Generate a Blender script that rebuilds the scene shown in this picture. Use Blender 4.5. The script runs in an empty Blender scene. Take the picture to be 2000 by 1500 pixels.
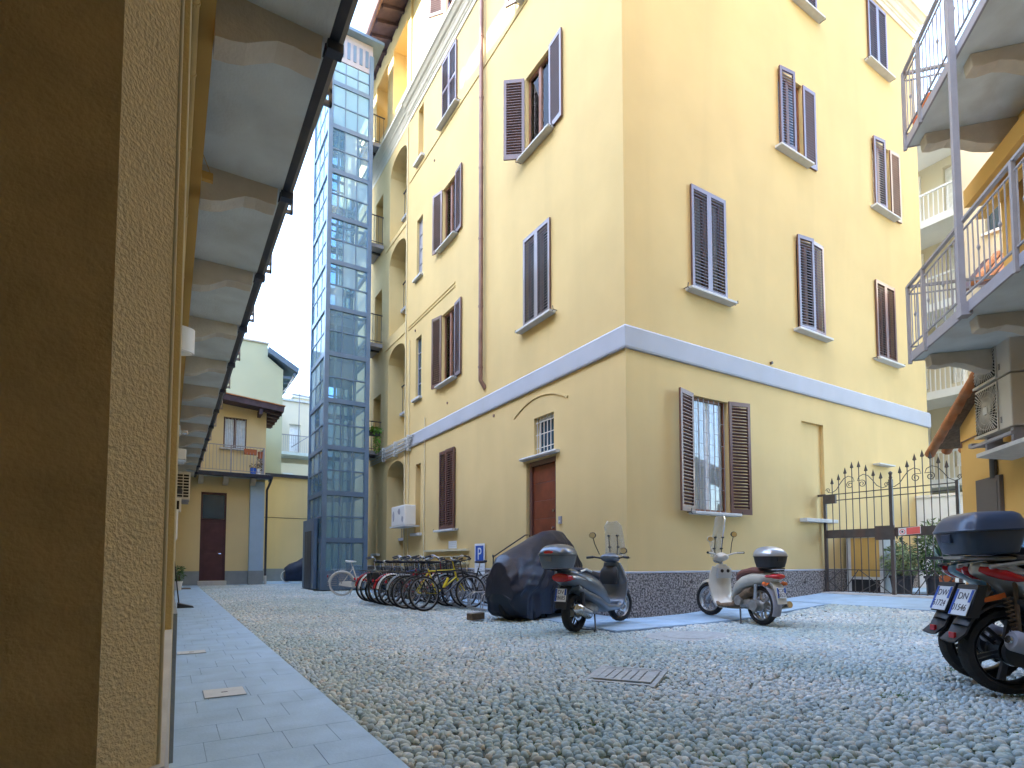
import bpy, math, random
import numpy as np
from mathutils import Vector, Matrix
random.seed(7); rng = np.random.default_rng(11)
R = math.radians; PI = math.pi
sc = bpy.context.scene; COL = sc.collection
# ------------------------------------------------------------------ camera
cam = bpy.data.objects.new('camera', bpy.data.cameras.new('camera')); COL.objects.link(cam)
cam.location = (0, 0, 0.95)
cam.rotation_euler = (R(90 + 2.974), 0, -R(31.456))
cam.data.lens = 19.746; cam.data.sensor_width = 36; cam.data.shift_y = 0.144
cam.data.clip_start = 0.03; cam.data.clip_end = 900
sc.camera = cam
# ------------------------------------------------------------------ sky, sun, exposure
SUN_EL = R(31.0); SUN_AZ_X, SUN_AZ_Y = -1.0, 0.05          # sun stands over the left roofs
wd = bpy.data.worlds.new('World'); sc.world = wd; wd.use_nodes = True
wn = wd.node_tree.nodes; wl = wd.node_tree.links
sky = wn.new('ShaderNodeTexSky'); sky.sky_type = 'NISHITA'; sky.sun_disc = False
sky.sun_elevation = SUN_EL; sky.sun_rotation = math.atan2(SUN_AZ_X, SUN_AZ_Y)
sky.air_density = 1.0; sky.dust_density = 1.6; sky.ozone_density = 1.0; sky.altitude = 100
wl.new(sky.outputs[0], wn['Background'].inputs[0]); wn['Background'].inputs[1].default_value = 0.15
sun = bpy.data.objects.new('sun', bpy.data.lights.new('sun', 'SUN')); COL.objects.link(sun)
sun.data.energy = 2.4; sun.data.angle = R(0.5); sun.data.color = (1.0, 0.955, 0.89)
sd = Vector((SUN_AZ_X, SUN_AZ_Y, 0)).normalized() * math.cos(SUN_EL) + Vector((0, 0, math.sin(SUN_EL)))
sun.rotation_euler = (-sd).to_track_quat('-Z', 'Y').to_euler(); sun.location = (-20, 0, 40)
sc.view_settings.view_transform = 'Standard'; sc.view_settings.look = 'None'
sc.view_settings.exposure = 3.75; sc.view_settings.gamma = 1
sc.render.engine = 'CYCLES'
try:
    sc.cycles.max_bounces = 10; sc.cycles.diffuse_bounces = 6; sc.cycles.transparent_max_bounces = 24
except Exception: pass

# ------------------------------------------------------------------ materials
def mat(name, rgb, rough=0.8, var=0.12, ns=2.0, bump=0.0, bs=60.0, metal=0.0, spec=0.4, coat=0.0,
        stain=None, st=0.5, ss=1.2, bd=0.02, detail=5, pos=(.3, .7)):
    m = bpy.data.materials.new(name); m.use_nodes = True
    n = m.node_tree.nodes; l = m.node_tree.links; b = n['Principled BSDF']
    b.inputs['Roughness'].default_value = rough; b.inputs['Metallic'].default_value = metal
    b.inputs['Specular IOR Level'].default_value = spec; b.inputs['Coat Weight'].default_value = coat
    tc = n.new('ShaderNodeTexCoord'); nz = n.new('ShaderNodeTexNoise')
    nz.inputs['Scale'].default_value = ns; nz.inputs['Detail'].default_value = detail
    l.new(tc.outputs['Object'], nz.inputs['Vector'])
    cr = n.new('ShaderNodeValToRGB'); cr.color_ramp.elements[0].position = pos[0]; cr.color_ramp.elements[1].position = pos[1]
    cr.color_ramp.elements[0].color = tuple(c * (1 - var) for c in rgb) + (1,)
    cr.color_ramp.elements[1].color = tuple(min(1, c * (1 + var)) for c in rgb) + (1,)
    l.new(nz.outputs['Fac'], cr.inputs['Fac']); out = cr.outputs['Color']
    if stain:
        n2 = n.new('ShaderNodeTexNoise'); n2.inputs['Scale'].default_value = ss; n2.inputs['Detail'].default_value = 8
        n2.inputs['Distortion'].default_value = 0.6
        mp = n.new('ShaderNodeMapping'); mp.inputs['Scale'].default_value = (1, 1, 0.14); mp.inputs['Location'].default_value = (3, 7, 1)
        l.new(tc.outputs['Object'], mp.inputs['Vector']); l.new(mp.outputs['Vector'], n2.inputs['Vector'])
        r2 = n.new('ShaderNodeMapRange'); r2.inputs['From Min'].default_value = 0.5; r2.inputs['From Max'].default_value = 0.75
        r2.inputs['To Max'].default_value = st; l.new(n2.outputs['Fac'], r2.inputs['Value'])
        mx = n.new('ShaderNodeMix'); mx.data_type = 'RGBA'; mx.inputs[7].default_value = tuple(stain) + (1,)
        l.new(r2.outputs['Result'], mx.inputs[0]); l.new(out, mx.inputs[6]); out = mx.outputs[2]
    l.new(out, b.inputs['Base Color'])
    if bump:
        n3 = n.new('ShaderNodeTexNoise'); n3.inputs['Scale'].default_value = bs; n3.inputs['Detail'].default_value = 4
        l.new(tc.outputs['Object'], n3.inputs['Vector'])
        bp = n.new('ShaderNodeBump'); bp.inputs['Strength'].default_value = bump; bp.inputs['Distance'].default_value = bd
        l.new(n3.outputs['Fac'], bp.inputs['Height']); l.new(bp.outputs['Normal'], b.inputs['Normal'])
    return m

def glass(name, tint, gl=0.25, rough=0.02, diff=0.0, dcol=(0.6, 0.75, 0.85)):
    m = bpy.data.materials.new(name); m.use_nodes = True
    n = m.node_tree.nodes; l = m.node_tree.links; n.remove(n['Principled BSDF'])
    t = n.new('ShaderNodeBsdfTransparent'); t.inputs[0].default_value = tuple(tint) + (1,)
    g = n.new('ShaderNodeBsdfGlossy'); g.inputs['Roughness'].default_value = rough; g.inputs[0].default_value = (.95, .97, 1, 1)
    lw = n.new('ShaderNodeLayerWeight'); lw.inputs[0].default_value = gl
    mx = n.new('ShaderNodeMixShader'); l.new(lw.outputs['Fresnel'], mx.inputs[0]); l.new(t.outputs[0], mx.inputs[1]); l.new(g.outputs[0], mx.inputs[2])
    o = mx.outputs[0]
    if diff:
        d = n.new('ShaderNodeBsdfDiffuse'); d.inputs[0].default_value = tuple(dcol) + (1,)
        m2 = n.new('ShaderNodeMixShader'); m2.inputs[0].default_value = diff
        l.new(o, m2.inputs[1]); l.new(d.outputs[0], m2.inputs[2]); o = m2.outputs[0]
    l.new(o, n['Material Output'].inputs[0]); return m

Y1 = (0.65, 0.495, 0.235)
MT = dict(
  stucco=mat('stucco_yellow', Y1, 0.9, 0.05, 0.8, 0.2, 90, stain=(0.56, 0.43, 0.21), st=0.55, ss=0.9),
  stucco2=mat('stucco_far', (0.74, 0.60, 0.32), 0.9, 0.05, 0.6, 0.1, 100, stain=(0.5, 0.45, 0.3), st=0.4, ss=.5),
  rough=mat('stucco_rough', (0.85, 0.70, 0.42), 0.95, 0.08, 170, 0.9, 230, bd=0.004),
  brown=mat('stucco_passage', (0.72, 0.54, 0.28), 0.95, 0.12, 14, 0.5, 160, bd=0.003),
  bead=mat('corner_bead', (0.62, 0.55, 0.36), 0.8, 0.05, 3),
  orange=mat('stucco_orange', (0.68, 0.43, 0.14), 0.9, 0.06, 0.8, 0.1, 120),
  green=mat('stucco_palegreen', (0.46, 0.51, 0.38), 0.9, 0.04, 0.5, 0.1, 80),
  cream=mat('stucco_cream', (0.64, 0.58, 0.45), 0.9, 0.04, 0.5),
  white=mat('white_paint', (0.78, 0.78, 0.76), 0.7, 0.03, 2),
  corn=mat('cornice_stone', (0.66, 0.62, 0.52), 0.85, 0.06, 3, 0.1, 60),
  band=mat('band_grey', (0.42, 0.45, 0.52), 0.85, 0.05, 1.5, 0.08, 80, stain=(.42, .43, .44), st=.4),
  sill=mat('sill_stone', (0.56, 0.57, 0.57), 0.8, 0.08, 6, 0.1, 90),
  plinth=mat('plinth_roughcast', (0.27, 0.245, 0.235), 0.95, 0.62, 30, 1.0, 36, bd=0.05, detail=2, pos=(.40, .60)),
  paleblue=mat('pillar_blue', (0.38, 0.52, 0.68), 0.8, 0.05, 2),
  plinthg=mat('plinth_grey', (0.26, 0.30, 0.33), 0.9, 0.1, 3, 0.2, 60),
  shut=mat('shutter_brown', (0.125, 0.060, 0.052), 0.36, 0.12, 5, spec=0.6, coat=0.35),
  wood=mat('window_wood', (0.22, 0.09, 0.05), 0.5, 0.2, 7),
  door=mat('door_wood', (0.17, 0.045, 0.022), 0.38, 0.25, 4, 0.08, 60, spec=0.5),
  doord=mat('door_dark', (0.085, 0.035, 0.045), 0.5, 0.15, 4),
  black=mat('interior_dark', (0.02, 0.02, 0.022), 0.9, 0.1, 2),
  room=mat('room_wall', (0.25, 0.22, 0.19), 0.9, 0.1, 2),
  curtain=mat('curtain', (0.82, 0.84, 0.86), 0.9, 0.10, 9),
  iron=mat('wrought_iron', (0.06, 0.055, 0.055), 0.55, 0.2, 9, spec=0.5, stain=(.12, .05, .03), st=.5, ss=6),
  ironp=mat('painted_iron', (0.30, 0.29, 0.31), 0.5, 0.08, 6, spec=0.5),
  greyp=mat('grey_metal_paint', (0.31, 0.31, 0.36), 0.5, 0.08, 5, spec=0.5),
  bluegrey=mat('tower_steel', (0.11, 0.18, 0.28), 0.4, 0.12, 3, spec=0.5),
  gutter=mat('gutter_dark', (0.030, 0.038, 0.065), 0.45, 0.2, 5, spec=0.5, stain=(.1, .09, .08), st=.5, ss=3),
  slab=mat('gallery_concrete', (0.64, 0.70, 0.72), 0.9, 0.10, 2.5, 0.25, 50, stain=(.42, .42, .40), st=.5, ss=1.5),
  brk=mat('bracket_concrete', (0.58, 0.53, 0.45), 0.9, 0.14, 3, 0.25, 45, stain=(.52, .50, .46), st=.6, ss=2),
  pipey=mat('pipe_yellow', (0.62, 0.42, 0.15), 0.55, 0.08, 4, spec=0.5),
  beamy=mat('beam_yellow', (0.56, 0.35, 0.10), 0.8, 0.06, 2),
  copper=mat('downpipe_copper', (0.20, 0.115, 0.095), 0.45, 0.25, 3, metal=0.3, spec=0.5),
  plastic=mat('white_plastic', (0.72, 0.71, 0.68), 0.5, 0.04, 3, spec=0.5),
  cable=mat('cable', (0.05, 0.05, 0.05), 0.6, 0.1, 5),
  acw=mat('ac_casing', (0.62, 0.59, 0.54), 0.5, 0.05, 2, spec=0.5),
  eave=mat('eave_wood', (0.07, 0.045, 0.055), 0.7, 0.25, 5, 0.1, 40),
  tile=mat('roof_tile', (0.42, 0.17, 0.07), 0.85, 0.3, 6, 0.3, 60, stain=(.25, .2, .15), st=.6, ss=4),
  dirt=mat('joint_dirt', (0.085, 0.095, 0.08), 1.0, 0.5, 22, 0.5, 90, stain=(.06, .13, .03), st=.95, ss=.9),
  pave=mat('pavement_stone', (0.37, 0.52, 0.67), 0.75, 0.12, 3.2, 0.12, 60, stain=(.43, .58, .74), st=.5, ss=2.5),
  pavej=mat('pavement_joint', (0.26, 0.36, 0.48), 0.95, 0.2, 12),
  kerb=mat('kerb_stone', (0.50, 0.50, 0.50), 0.8, 0.12, 8, 0.2, 70),
  coverd=mat('cover_worn', (0.40, 0.43, 0.44), 0.8, 0.15, 14, 0.3, 60),
  cover=mat('metal_cover_pale', (0.58, 0.60, 0.60), 0.6, 0.08, 9, 0.1, 50),
  rubber=mat('tyre_rubber', (0.022, 0.021, 0.022), 0.75, 0.15, 20, 0.3, 120),
  rim=mat('rim_metal', (0.42, 0.43, 0.45), 0.35, 0.1, 5, metal=0.7),
  rimd=mat('rim_dark', (0.05, 0.05, 0.055), 0.4, 0.1, 5, metal=0.5),
  chrome=mat('chrome', (0.62, 0.63, 0.65), 0.22, 0.05, 5, metal=1.0),
  engine=mat('engine_alloy', (0.32, 0.31, 0.29), 0.5, 0.25, 12, metal=0.5, bump=.2, bs=30),
  bplast=mat('black_plastic', (0.022, 0.024, 0.03), 0.45, 0.1, 5, spec=0.5),
  gpaint=mat('scooter_grey_paint', (0.11, 0.135, 0.17), 0.28, 0.05, 3, metal=0.3, coat=0.6),
  wpaint=mat('scooter_beige_paint', (0.56, 0.54, 0.48), 0.3, 0.05, 3, coat=0.5, stain=(.4, .36, .3), st=.5, ss=5),
  spaint=mat('scooter_silver_paint', (0.46, 0.46, 0.43), 0.3, 0.05, 3, metal=0.4, coat=0.5),
  tpaint=mat('topbox_slate', (0.05, 0.075, 0.13), 0.3, 0.06, 3, coat=0.3),
  silver=mat('topbox_silver', (0.45, 0.48, 0.52), 0.28, 0.05, 3, metal=0.5, coat=0.4),
  lightblue=mat('lightblue_paint', (0.16, 0.36, 0.55), 0.35, 0.05, 3, coat=0.4),
  seatb=mat('seat_black', (0.03, 0.03, 0.04), 0.6, 0.1, 9, 0.1, 60),
  seatr=mat('seat_brown', (0.16, 0.065, 0.055), 0.6, 0.15, 9, 0.1, 60),
  red=mat('red_lens', (0.50, 0.015, 0.02), 0.15, 0.1, 8, coat=0.6),
  orangel=mat('orange_lens', (0.75, 0.16, 0.04), 0.2, 0.1, 8, coat=0.6),
  tarp=mat('tarp_navy', (0.011, 0.016, 0.038), 0.38, 0.1, 3, 0.25, 7, spec=0.6, bd=0.03),
  tarpb=mat('tarp_blue', (0.016, 0.026, 0.06), 0.5, 0.3, 4, 0.3, 12, bd=0.03),
  blue=mat('sign_blue', (0.02, 0.09, 0.42), 0.5, 0.05, 3),
  signw=mat('sign_white', (0.72, 0.76, 0.80), 0.5, 0.04, 3),
  signr=mat('sign_red', (0.75, 0.14, 0.13), 0.5, 0.08, 4),
  ink=mat('print_dark', (0.03, 0.03, 0.06), 0.6, 0.05, 3),
  yellow=mat('bike_yellow', (0.72, 0.58, 0.03), 0.35, 0.05, 3, coat=0.4),
  bikew=mat('bike_white', (0.66, 0.66, 0.64), 0.35, 0.05, 3, coat=0.3),
  biker=mat('bike_red', (0.35, 0.02, 0.03), 0.35, 0.05, 3, coat=0.3),
  bikeb=mat('bike_black', (0.02, 0.02, 0.024), 0.35, 0.05, 3, coat=0.3),
  bikebl=mat('bike_blue', (0.03, 0.08, 0.22), 0.35, 0.05, 3, coat=0.3),
  bikeg=mat('bike_grey', (0.30, 0.33, 0.36), 0.35, 0.05, 3, coat=0.3),
  leaf=mat('leaf_green', (0.065, 0.14, 0.035), 0.55, 0.5, 8),
  leafv=mat('leaf_variegated', (0.26, 0.34, 0.17), 0.55, 0.6, 16),
  leafl=mat('leaf_bright', (0.14, 0.34, 0.03), 0.5, 0.3, 8),
  leafd=mat('leaf_dark', (0.025, 0.07, 0.04), 0.55, 0.5, 8),
  moss=mat('moss', (0.09, 0.20, 0.03), 0.95, 0.5, 30, 0.8, 90),
  terra=mat('terracotta', (0.45, 0.14, 0.06), 0.85, 0.15, 6),
  pot=mat('planter_dark', (0.055, 0.055, 0.065), 0.7, 0.1, 4),
  bark=mat('bark', (0.16, 0.11, 0.07), 0.9, 0.3, 20),
  bluep=mat('bucket_blue', (0.02, 0.12, 0.55), 0.4, 0.05, 3),
  panelg=mat('panel_grey', (0.115, 0.105, 0.105), 0.6, 0.08, 2),
)
MT['glass'] = glass('window_glass', (0.92, 0.95, 0.97), 0.15)
MT['tglass1'] = glass('tower_glass_faint_sheen', (0.72, 0.86, 0.95), 0.25, 0.05, 0.26, (0.30, 0.52, 0.70))  # pane variants: differing sky reflections put into the diffuse colour
MT['tglass2'] = glass('tower_glass_mid_sheen', (0.74, 0.88, 0.96), 0.25, 0.05, 0.30, (0.36, 0.56, 0.72))
MT['tglass'] = glass('tower_glass_pale_sheen', (0.78, 0.90, 0.96), 0.25, 0.05, 0.48, (0.46, 0.66, 0.80))
MT['gdark'] = mat('glass_dark_blue', (0.025, 0.07, 0.12), 0.15, 0.2, 2, spec=0.8)
MT['clear'] = glass('windshield', (0.90, 0.92, 0.93), 0.14, 0.05, 0.24, (0.78, 0.80, 0.80))
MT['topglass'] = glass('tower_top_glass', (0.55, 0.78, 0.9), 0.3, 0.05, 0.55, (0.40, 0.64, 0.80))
MT['mesh'] = glass('net', (0.9, 0.9, 0.9), 0.05, 0.5, 0.35, (0.5, 0.5, 0.5))

def pebble_mat(name, objrand):
    m = bpy.data.materials.new(name); m.use_nodes = True
    n = m.node_tree.nodes; l = m.node_tree.links; b = n['Principled BSDF']; b.inputs['Roughness'].default_value = 0.62
    b.inputs['Specular IOR Level'].default_value = 0.45
    if objrand: s = n.new('ShaderNodeObjectInfo').outputs['Random']
    else:
        a = n.new('ShaderNodeAttribute'); a.attribute_name = 'rnd'; s = a.outputs['Fac']
    cr = n.new('ShaderNodeValToRGB'); e = cr.color_ramp.elements
    stops = [(0, (0.289, 0.364, 0.413)), (.14, (0.421, 0.494, 0.522)), (.3, (0.366, 0.470, 0.547)), (.45, (0.510, 0.576, 0.583)), (.6, (0.399, 0.506, 0.583)),
             (.72, (0.576, 0.611, 0.583)), (.82, (0.344, 0.447, 0.473)), (.9, (0.510, 0.470, 0.425)), (.96, (0.665, 0.717, 0.716)), (1, (0.243, 0.294, 0.340))]
    e[0].position = 0; e[0].color = stops[0][1] + (1,); e[1].position = 1; e[1].color = stops[-1][1] + (1,)
    for p, c in stops[1:-1]:
        x = e.new(p); x.color = c + (1,)
    l.new(s, cr.inputs['Fac'])
    tc = n.new('ShaderNodeTexCoord'); nz = n.new('ShaderNodeTexNoise'); nz.inputs['Scale'].default_value = 45; nz.inputs['Detail'].default_value = 6
    l.new(tc.outputs['Object'], nz.inputs['Vector'])
    mr = n.new('ShaderNodeMapRange'); mr.inputs['To Min'].default_value = 0.7; mr.inputs['To Max'].default_value = 1.25
    l.new(nz.outputs['Fac'], mr.inputs['Value'])
    mx = n.new('ShaderNodeMix'); mx.data_type = 'RGBA'; mx.blend_type = 'MULTIPLY'; mx.inputs[0].default_value = 1
    gm = n.new('ShaderNodeNewGeometry'); n4 = n.new('ShaderNodeTexNoise'); n4.inputs['Scale'].default_value = .55; n4.inputs['Detail'].default_value = 5
    l.new(gm.outputs['Position'], n4.inputs['Vector'])
    r4 = n.new('ShaderNodeValToRGB'); r4.color_ramp.elements[0].position = .36; r4.color_ramp.elements[0].color = (.94, .99, .93, 1)
    r4.color_ramp.elements[1].position = .62; r4.color_ramp.elements[1].color = (1.26, 1.19, 1.13, 1); l.new(n4.outputs['Fac'], r4.inputs['Fac'])
    m4 = n.new('ShaderNodeMix'); m4.data_type = 'RGBA'; m4.blend_type = 'MULTIPLY'; m4.inputs[0].default_value = 1
    l.new(cr.outputs['Color'], mx.inputs[6]); l.new(mr.outputs['Result'], mx.inputs[7]); l.new(mx.outputs[2], m4.inputs[6]); l.new(r4.outputs['Color'], m4.inputs[7]); l.new(m4.outputs[2], b.inputs['Base Color'])
    bp = n.new('ShaderNodeBump'); bp.inputs['Strength'].default_value = .3; bp.inputs['Distance'].default_value = .003
    l.new(nz.outputs['Fac'], bp.inputs['Height']); l.new(bp.outputs['Normal'], b.inputs['Normal'])
    return m
MT['peb'] = pebble_mat('pebble_field', False); MT['pebo'] = pebble_mat('pebble_single', True)

# ------------------------------------------------------------------ helpers
class MB:
    """collects shapes; build() links them as ONE mesh object. coordinates are local to the thing"""
    def __init__(s, xf=None): s.v = []; s.f = []; s.m = []; s.xf = xf; s.cm = 0
    def add(s, vs, fs):
        o = len(s.v); s.v.extend([tuple(p) for p in vs]); s.f.extend([tuple(i + o for i in f) for f in fs]); s.m.extend([s.cm] * len(fs)); return s
    def hexa(s, p):
        return s.add(p, [(0, 3, 2, 1), (4, 5, 6, 7), (0, 1, 5, 4), (1, 2, 6, 5), (2, 3, 7, 6), (3, 0, 4, 7)])
    def box(s, x0, y0, z0, x1, y1, z1):
        x0, x1 = min(x0, x1), max(x0, x1); y0, y1 = min(y0, y1), max(y0, y1); z0, z1 = min(z0, z1), max(z0, z1)
        return s.hexa([(x0, y0, z0), (x1, y0, z0), (x1, y1, z0), (x0, y1, z0), (x0, y0, z1), (x1, y0, z1), (x1, y1, z1), (x0, y1, z1)])
    def quad(s, a, b, c, d): return s.add([a, b, c, d], [(0, 1, 2, 3)])
    def bar(s, p, q, w, h, up=(0, 0, 1)):
        p = Vector(p); q = Vector(q); d = (q - p).normalized(); u = Vector(up)
        if abs(d.dot(u)) > .98: u = Vector((1, 0, 0))
        a = d.cross(u).normalized() * w / 2; b = a.cross(d).normalized() * h / 2
        return s.hexa([p - a - b, p + a - b, p + a + b, p - a + b, q - a - b, q + a - b, q + a + b, q - a + b])
    def tube(s, pts, r, n=8, caps=True):
        pts = [Vector(p) for p in pts]; rr = r if isinstance(r, (list, tuple)) else [r] * len(pts)
        rings = []; prev = None
        for i, p in enumerate(pts):
            d = (pts[min(i + 1, len(pts) - 1)] - pts[max(i - 1, 0)]).normalized()
            if prev is None:
                u = Vector((0, 0, 1)) if abs(d.z) < .9 else Vector((1, 0, 0)); a = d.cross(u).normalized()
            else:
                a = (prev - d * prev.dot(d)).normalized()
            prev = a; b = d.cross(a)
            rings.append([p + (a * math.cos(t) + b * math.sin(t)) * rr[i] for t in [2 * PI * k / n for k in range(n)]])
        vs = [v for r_ in rings for v in r_]; fs = []
        for i in range(len(pts) - 1):
            for k in range(n): fs.append((i * n + k, i * n + (k + 1) % n, (i + 1) * n + (k + 1) % n, (i + 1) * n + k))
        if caps: fs.append(tuple(range(n))[::-1]); fs.append(tuple((len(pts) - 1) * n + k for k in range(n)))
        return s.add(vs, fs)
    def prism(s, poly, axis, a0, a1):
        """poly in the two other axes (order x,y,z minus axis)"""
        def P(u, v, a): return {'x': (a, u, v), 'y': (u, a, v), 'z': (u, v, a)}[axis]
        n = len(poly); vs = [P(u, v, a0) for u, v in poly] + [P(u, v, a1) for u, v in poly]
        fs = [tuple(range(n)), tuple(range(2 * n - 1, n - 1, -1))] + [(i, i + n, (i + 1) % n + n, (i + 1) % n) for i in range(n)]
        return s.add(vs, fs)
    def torus(s, c, rad, r, axis='y', n=32, k=8, sq=1.0):
        vs = []; fs = []
        for i in range(n):
            t = 2 * PI * i / n
            for j in range(k):
                a = 2 * PI * j / k; q = rad + r * math.cos(a); w = r * sq * math.sin(a)
                u, v = q * math.cos(t), q * math.sin(t)
                vs.append({'y': (c[0] + u, c[1] + w, c[2] + v), 'x': (c[0] + w, c[1] + u, c[2] + v), 'z': (c[0] + u, c[1] + v, c[2] + w)}[axis])
                fs.append((i * k + j, i * k + (j + 1) % k, ((i + 1) % n) * k + (j + 1) % k, ((i + 1) % n) * k + j))
        return s.add(vs, fs)
    def rings(s, rs, close=True):
        n = len(rs[0]); vs = [p for r_ in rs for p in r_]; fs = []
        for i in range(len(rs) - 1):
            for k in range(n): fs.append((i * n + k, i * n + (k + 1) % n, (i + 1) * n + (k + 1) % n, (i + 1) * n + k))
        if close: fs.append(tuple(range(n))[::-1]); fs.append(tuple((len(rs) - 1) * n + k for k in range(n)))
        return s.add(vs, fs)
    def loftx(s, secs, pw=2.6, n=20):
        """secs: (x, zc, half width, half height) along x"""
        rs = []
        for x, zc, hw, hh in secs:
            r_ = []
            for k in range(n):
                t = 2 * PI * k / n; c, q = math.cos(t), math.sin(t)
                r_.append((x, hw * math.copysign(abs(c) ** (2 / pw), c), zc + hh * math.copysign(abs(q) ** (2 / pw), q)))
            rs.append(r_)
        return s.rings(rs)
    def loftz(s, secs, pw=3.2, n=24):
        """secs: (z, cx, hx, hy)"""
        rs = []
        for z, cx, hx, hy in secs:
            r_ = []
            for k in range(n):
                t = 2 * PI * k / n; c, q = math.cos(t), math.sin(t)
                r_.append((cx + hx * math.copysign(abs(c) ** (2 / pw), c), hy * math.copysign(abs(q) ** (2 / pw), q), z))
            rs.append(r_)
        return s.rings(rs)
    def ribbon(s, prof, th=0.02, bow=0.0, n=6, y0=0.0):
        """prof: (x, z, half width); a sheet along the x-z profile, bowed away from its normal at the sides"""
        L = len(prof); top = []; bot = []
        for i, (x, z, hw) in enumerate(prof):
            a = prof[max(i - 1, 0)]; b = prof[min(i + 1, L - 1)]
            dx, dz = b[0] - a[0], b[1] - a[1]; q = math.hypot(dx, dz) or 1; nx, nz = -dz / q, dx / q
            for j in range(-n, n + 1):
                u = j / n; o = -bow * u * u
                top.append((x + nx * (o + th / 2), y0 + hw * u, z + nz * (o + th / 2)))
                bot.append((x + nx * (o - th / 2), y0 + hw * u, z + nz * (o - th / 2)))
        w = 2 * n + 1; N = L * w; fs = []
        for i in range(L - 1):
            for j in range(w - 1):
                a = i * w + j; fs.append((a, a + 1, a + w + 1, a + w)); fs.append((a + N, a + w + N, a + w + 1 + N, a + 1 + N))
            fs.append((i * w, (i + 1) * w, (i + 1) * w + N, i * w + N)); e = w - 1
            fs.append((i * w + e, i * w + e + N, (i + 1) * w + e + N, (i + 1) * w + e))
        for j in range(w - 1):
            fs.append((j, j + N, j + 1 + N, j + 1)); a = (L - 1) * w + j; fs.append((a, a + 1, a + 1 + N, a + N))
        return s.add(top + bot, fs)
    def build(s, name, m, parent=None, smooth=None, bevel=0, loc=None, rot=None):
        vs = s.v
        if s.xf: vs = [s.xf(*p) for p in vs]
        me = bpy.data.meshes.new(name); me.from_pydata([tuple(p) for p in vs], [], s.f)
        ms = m if isinstance(m, (list, tuple)) else [m]
        for q in ms: me.materials.append(MT[q] if isinstance(q, str) else q)
        if len(ms) > 1: me.polygons.foreach_set('material_index', s.m)
        me.update()
        o = bpy.data.objects.new(name, me); COL.objects.link(o)
        if smooth is not None:
            me.polygons.foreach_set('use_smooth', [True] * len(me.polygons))
            me.set_sharp_from_angle(angle=R(smooth))
        if bevel:
            b = o.modifiers.new('b', 'BEVEL'); b.width = bevel; b.segments = 2; b.limit_method = 'ANGLE'; b.angle_limit = R(40)
        if parent: o.parent = parent
        if loc: o.location = loc
        if rot: o.rotation_euler = rot
        return o
def tag(o, label=None, cat=None, group=None, kind=None):
    if label: o['label'] = label
    if cat: o['category'] = cat
    if group: o['group'] = group
    if kind: o['kind'] = kind
    return o
def thing(name, label, cat, loc=(0, 0, 0), rotz=0, group=None):
    o = bpy.data.objects.new(name, None); COL.objects.link(o); o.empty_display_size = .2
    o.location = loc; o.rotation_euler = (0, 0, rotz); return tag(o, label, cat, group)
def dup(src, parent=None, loc=None, rot=None):
    kids = [c for c in src.children]
    c = src.copy(); COL.objects.link(c)
    if parent is not None: c.parent = parent
    if loc is not None: c.location = loc
    if rot is not None: c.rotation_euler = rot
    for k in kids: dup(k, c)
    return c
def text(body, size, m, parent, loc, rot, depth=0.001, name='lettering', sx=1.0):
    cu = bpy.data.curves.new(name, 'FONT'); cu.body = body; cu.size = size; cu.align_x = 'CENTER'; cu.align_y = 'CENTER'; cu.extrude = depth
    t = bpy.data.objects.new(name, cu); COL.objects.link(t)
    dg = bpy.context.evaluated_depsgraph_get(); me = bpy.data.meshes.new_from_object(t.evaluated_get(dg))
    bpy.data.objects.remove(t); me.materials.clear(); me.materials.append(MT[m])
    o = bpy.data.objects.new(name, me); COL.objects.link(o); o.parent = parent; o.location = loc; o.rotation_euler = rot; o.scale = (sx, 1, 1)
    return o
def wallgrid(mb, us, vs, holes, P, depth, din):
    """front face with rectangular holes; P(u,v,d) gives the point d behind the face; slot 0 wall, slot 1 niche back"""
    U = sorted(set([us[0], us[1]] + [h[0] for h in holes] + [h[1] for h in holes])); V = sorted(set([vs[0], vs[1]] + [h[2] for h in holes] + [h[3] for h in holes]))
    U = [u for u in U if us[0] <= u <= us[1]]; V = [v for v in V if vs[0] <= v <= vs[1]]
    for a, b in zip(U, U[1:]):
        for c, d in zip(V, V[1:]):
            mu, mv = (a + b) / 2, (c + d) / 2
            if any(h[0] < mu < h[1] and h[2] < mv < h[3] for h in holes): continue
            mb.cm = 0; mb.quad(P(a, c, 0), P(b, c, 0), P(b, d, 0), P(a, d, 0))
    for h in holes:
        a, b, c, d = h[:4]; q = h[4] if len(h) > 4 else depth; bm = h[5] if len(h) > 5 else 1
        mb.cm = 0
        mb.quad(P(a, c, 0), P(a, d, 0), P(a, d, q), P(a, c, q)); mb.quad(P(b, c, 0), P(b, c, q), P(b, d, q), P(b, d, 0))
        mb.quad(P(a, d, 0), P(b, d, 0), P(b, d, q), P(a, d, q)); mb.quad(P(a, c, 0), P(a, c, q), P(b, c, q), P(b, c, 0))
        mb.cm = bm; mb.quad(P(a, c, q), P(b, c, q), P(b, d, q), P(a, d, q))
    mb.cm = 0
def sweep(mb, prof, path):
    """prof (offset, z); path: list of (x, y, nx, ny) with n the outward mitre vector"""
    rs = [[(x + nx * o, y + ny * o, z) for o, z in prof] for x, y, nx, ny in path]
    return mb.rings(rs)
def gz(x): return 0.0 if x < 7.4 else (0.0545 * (x - 7.4) if x < 12.1 else 0.256)
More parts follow.
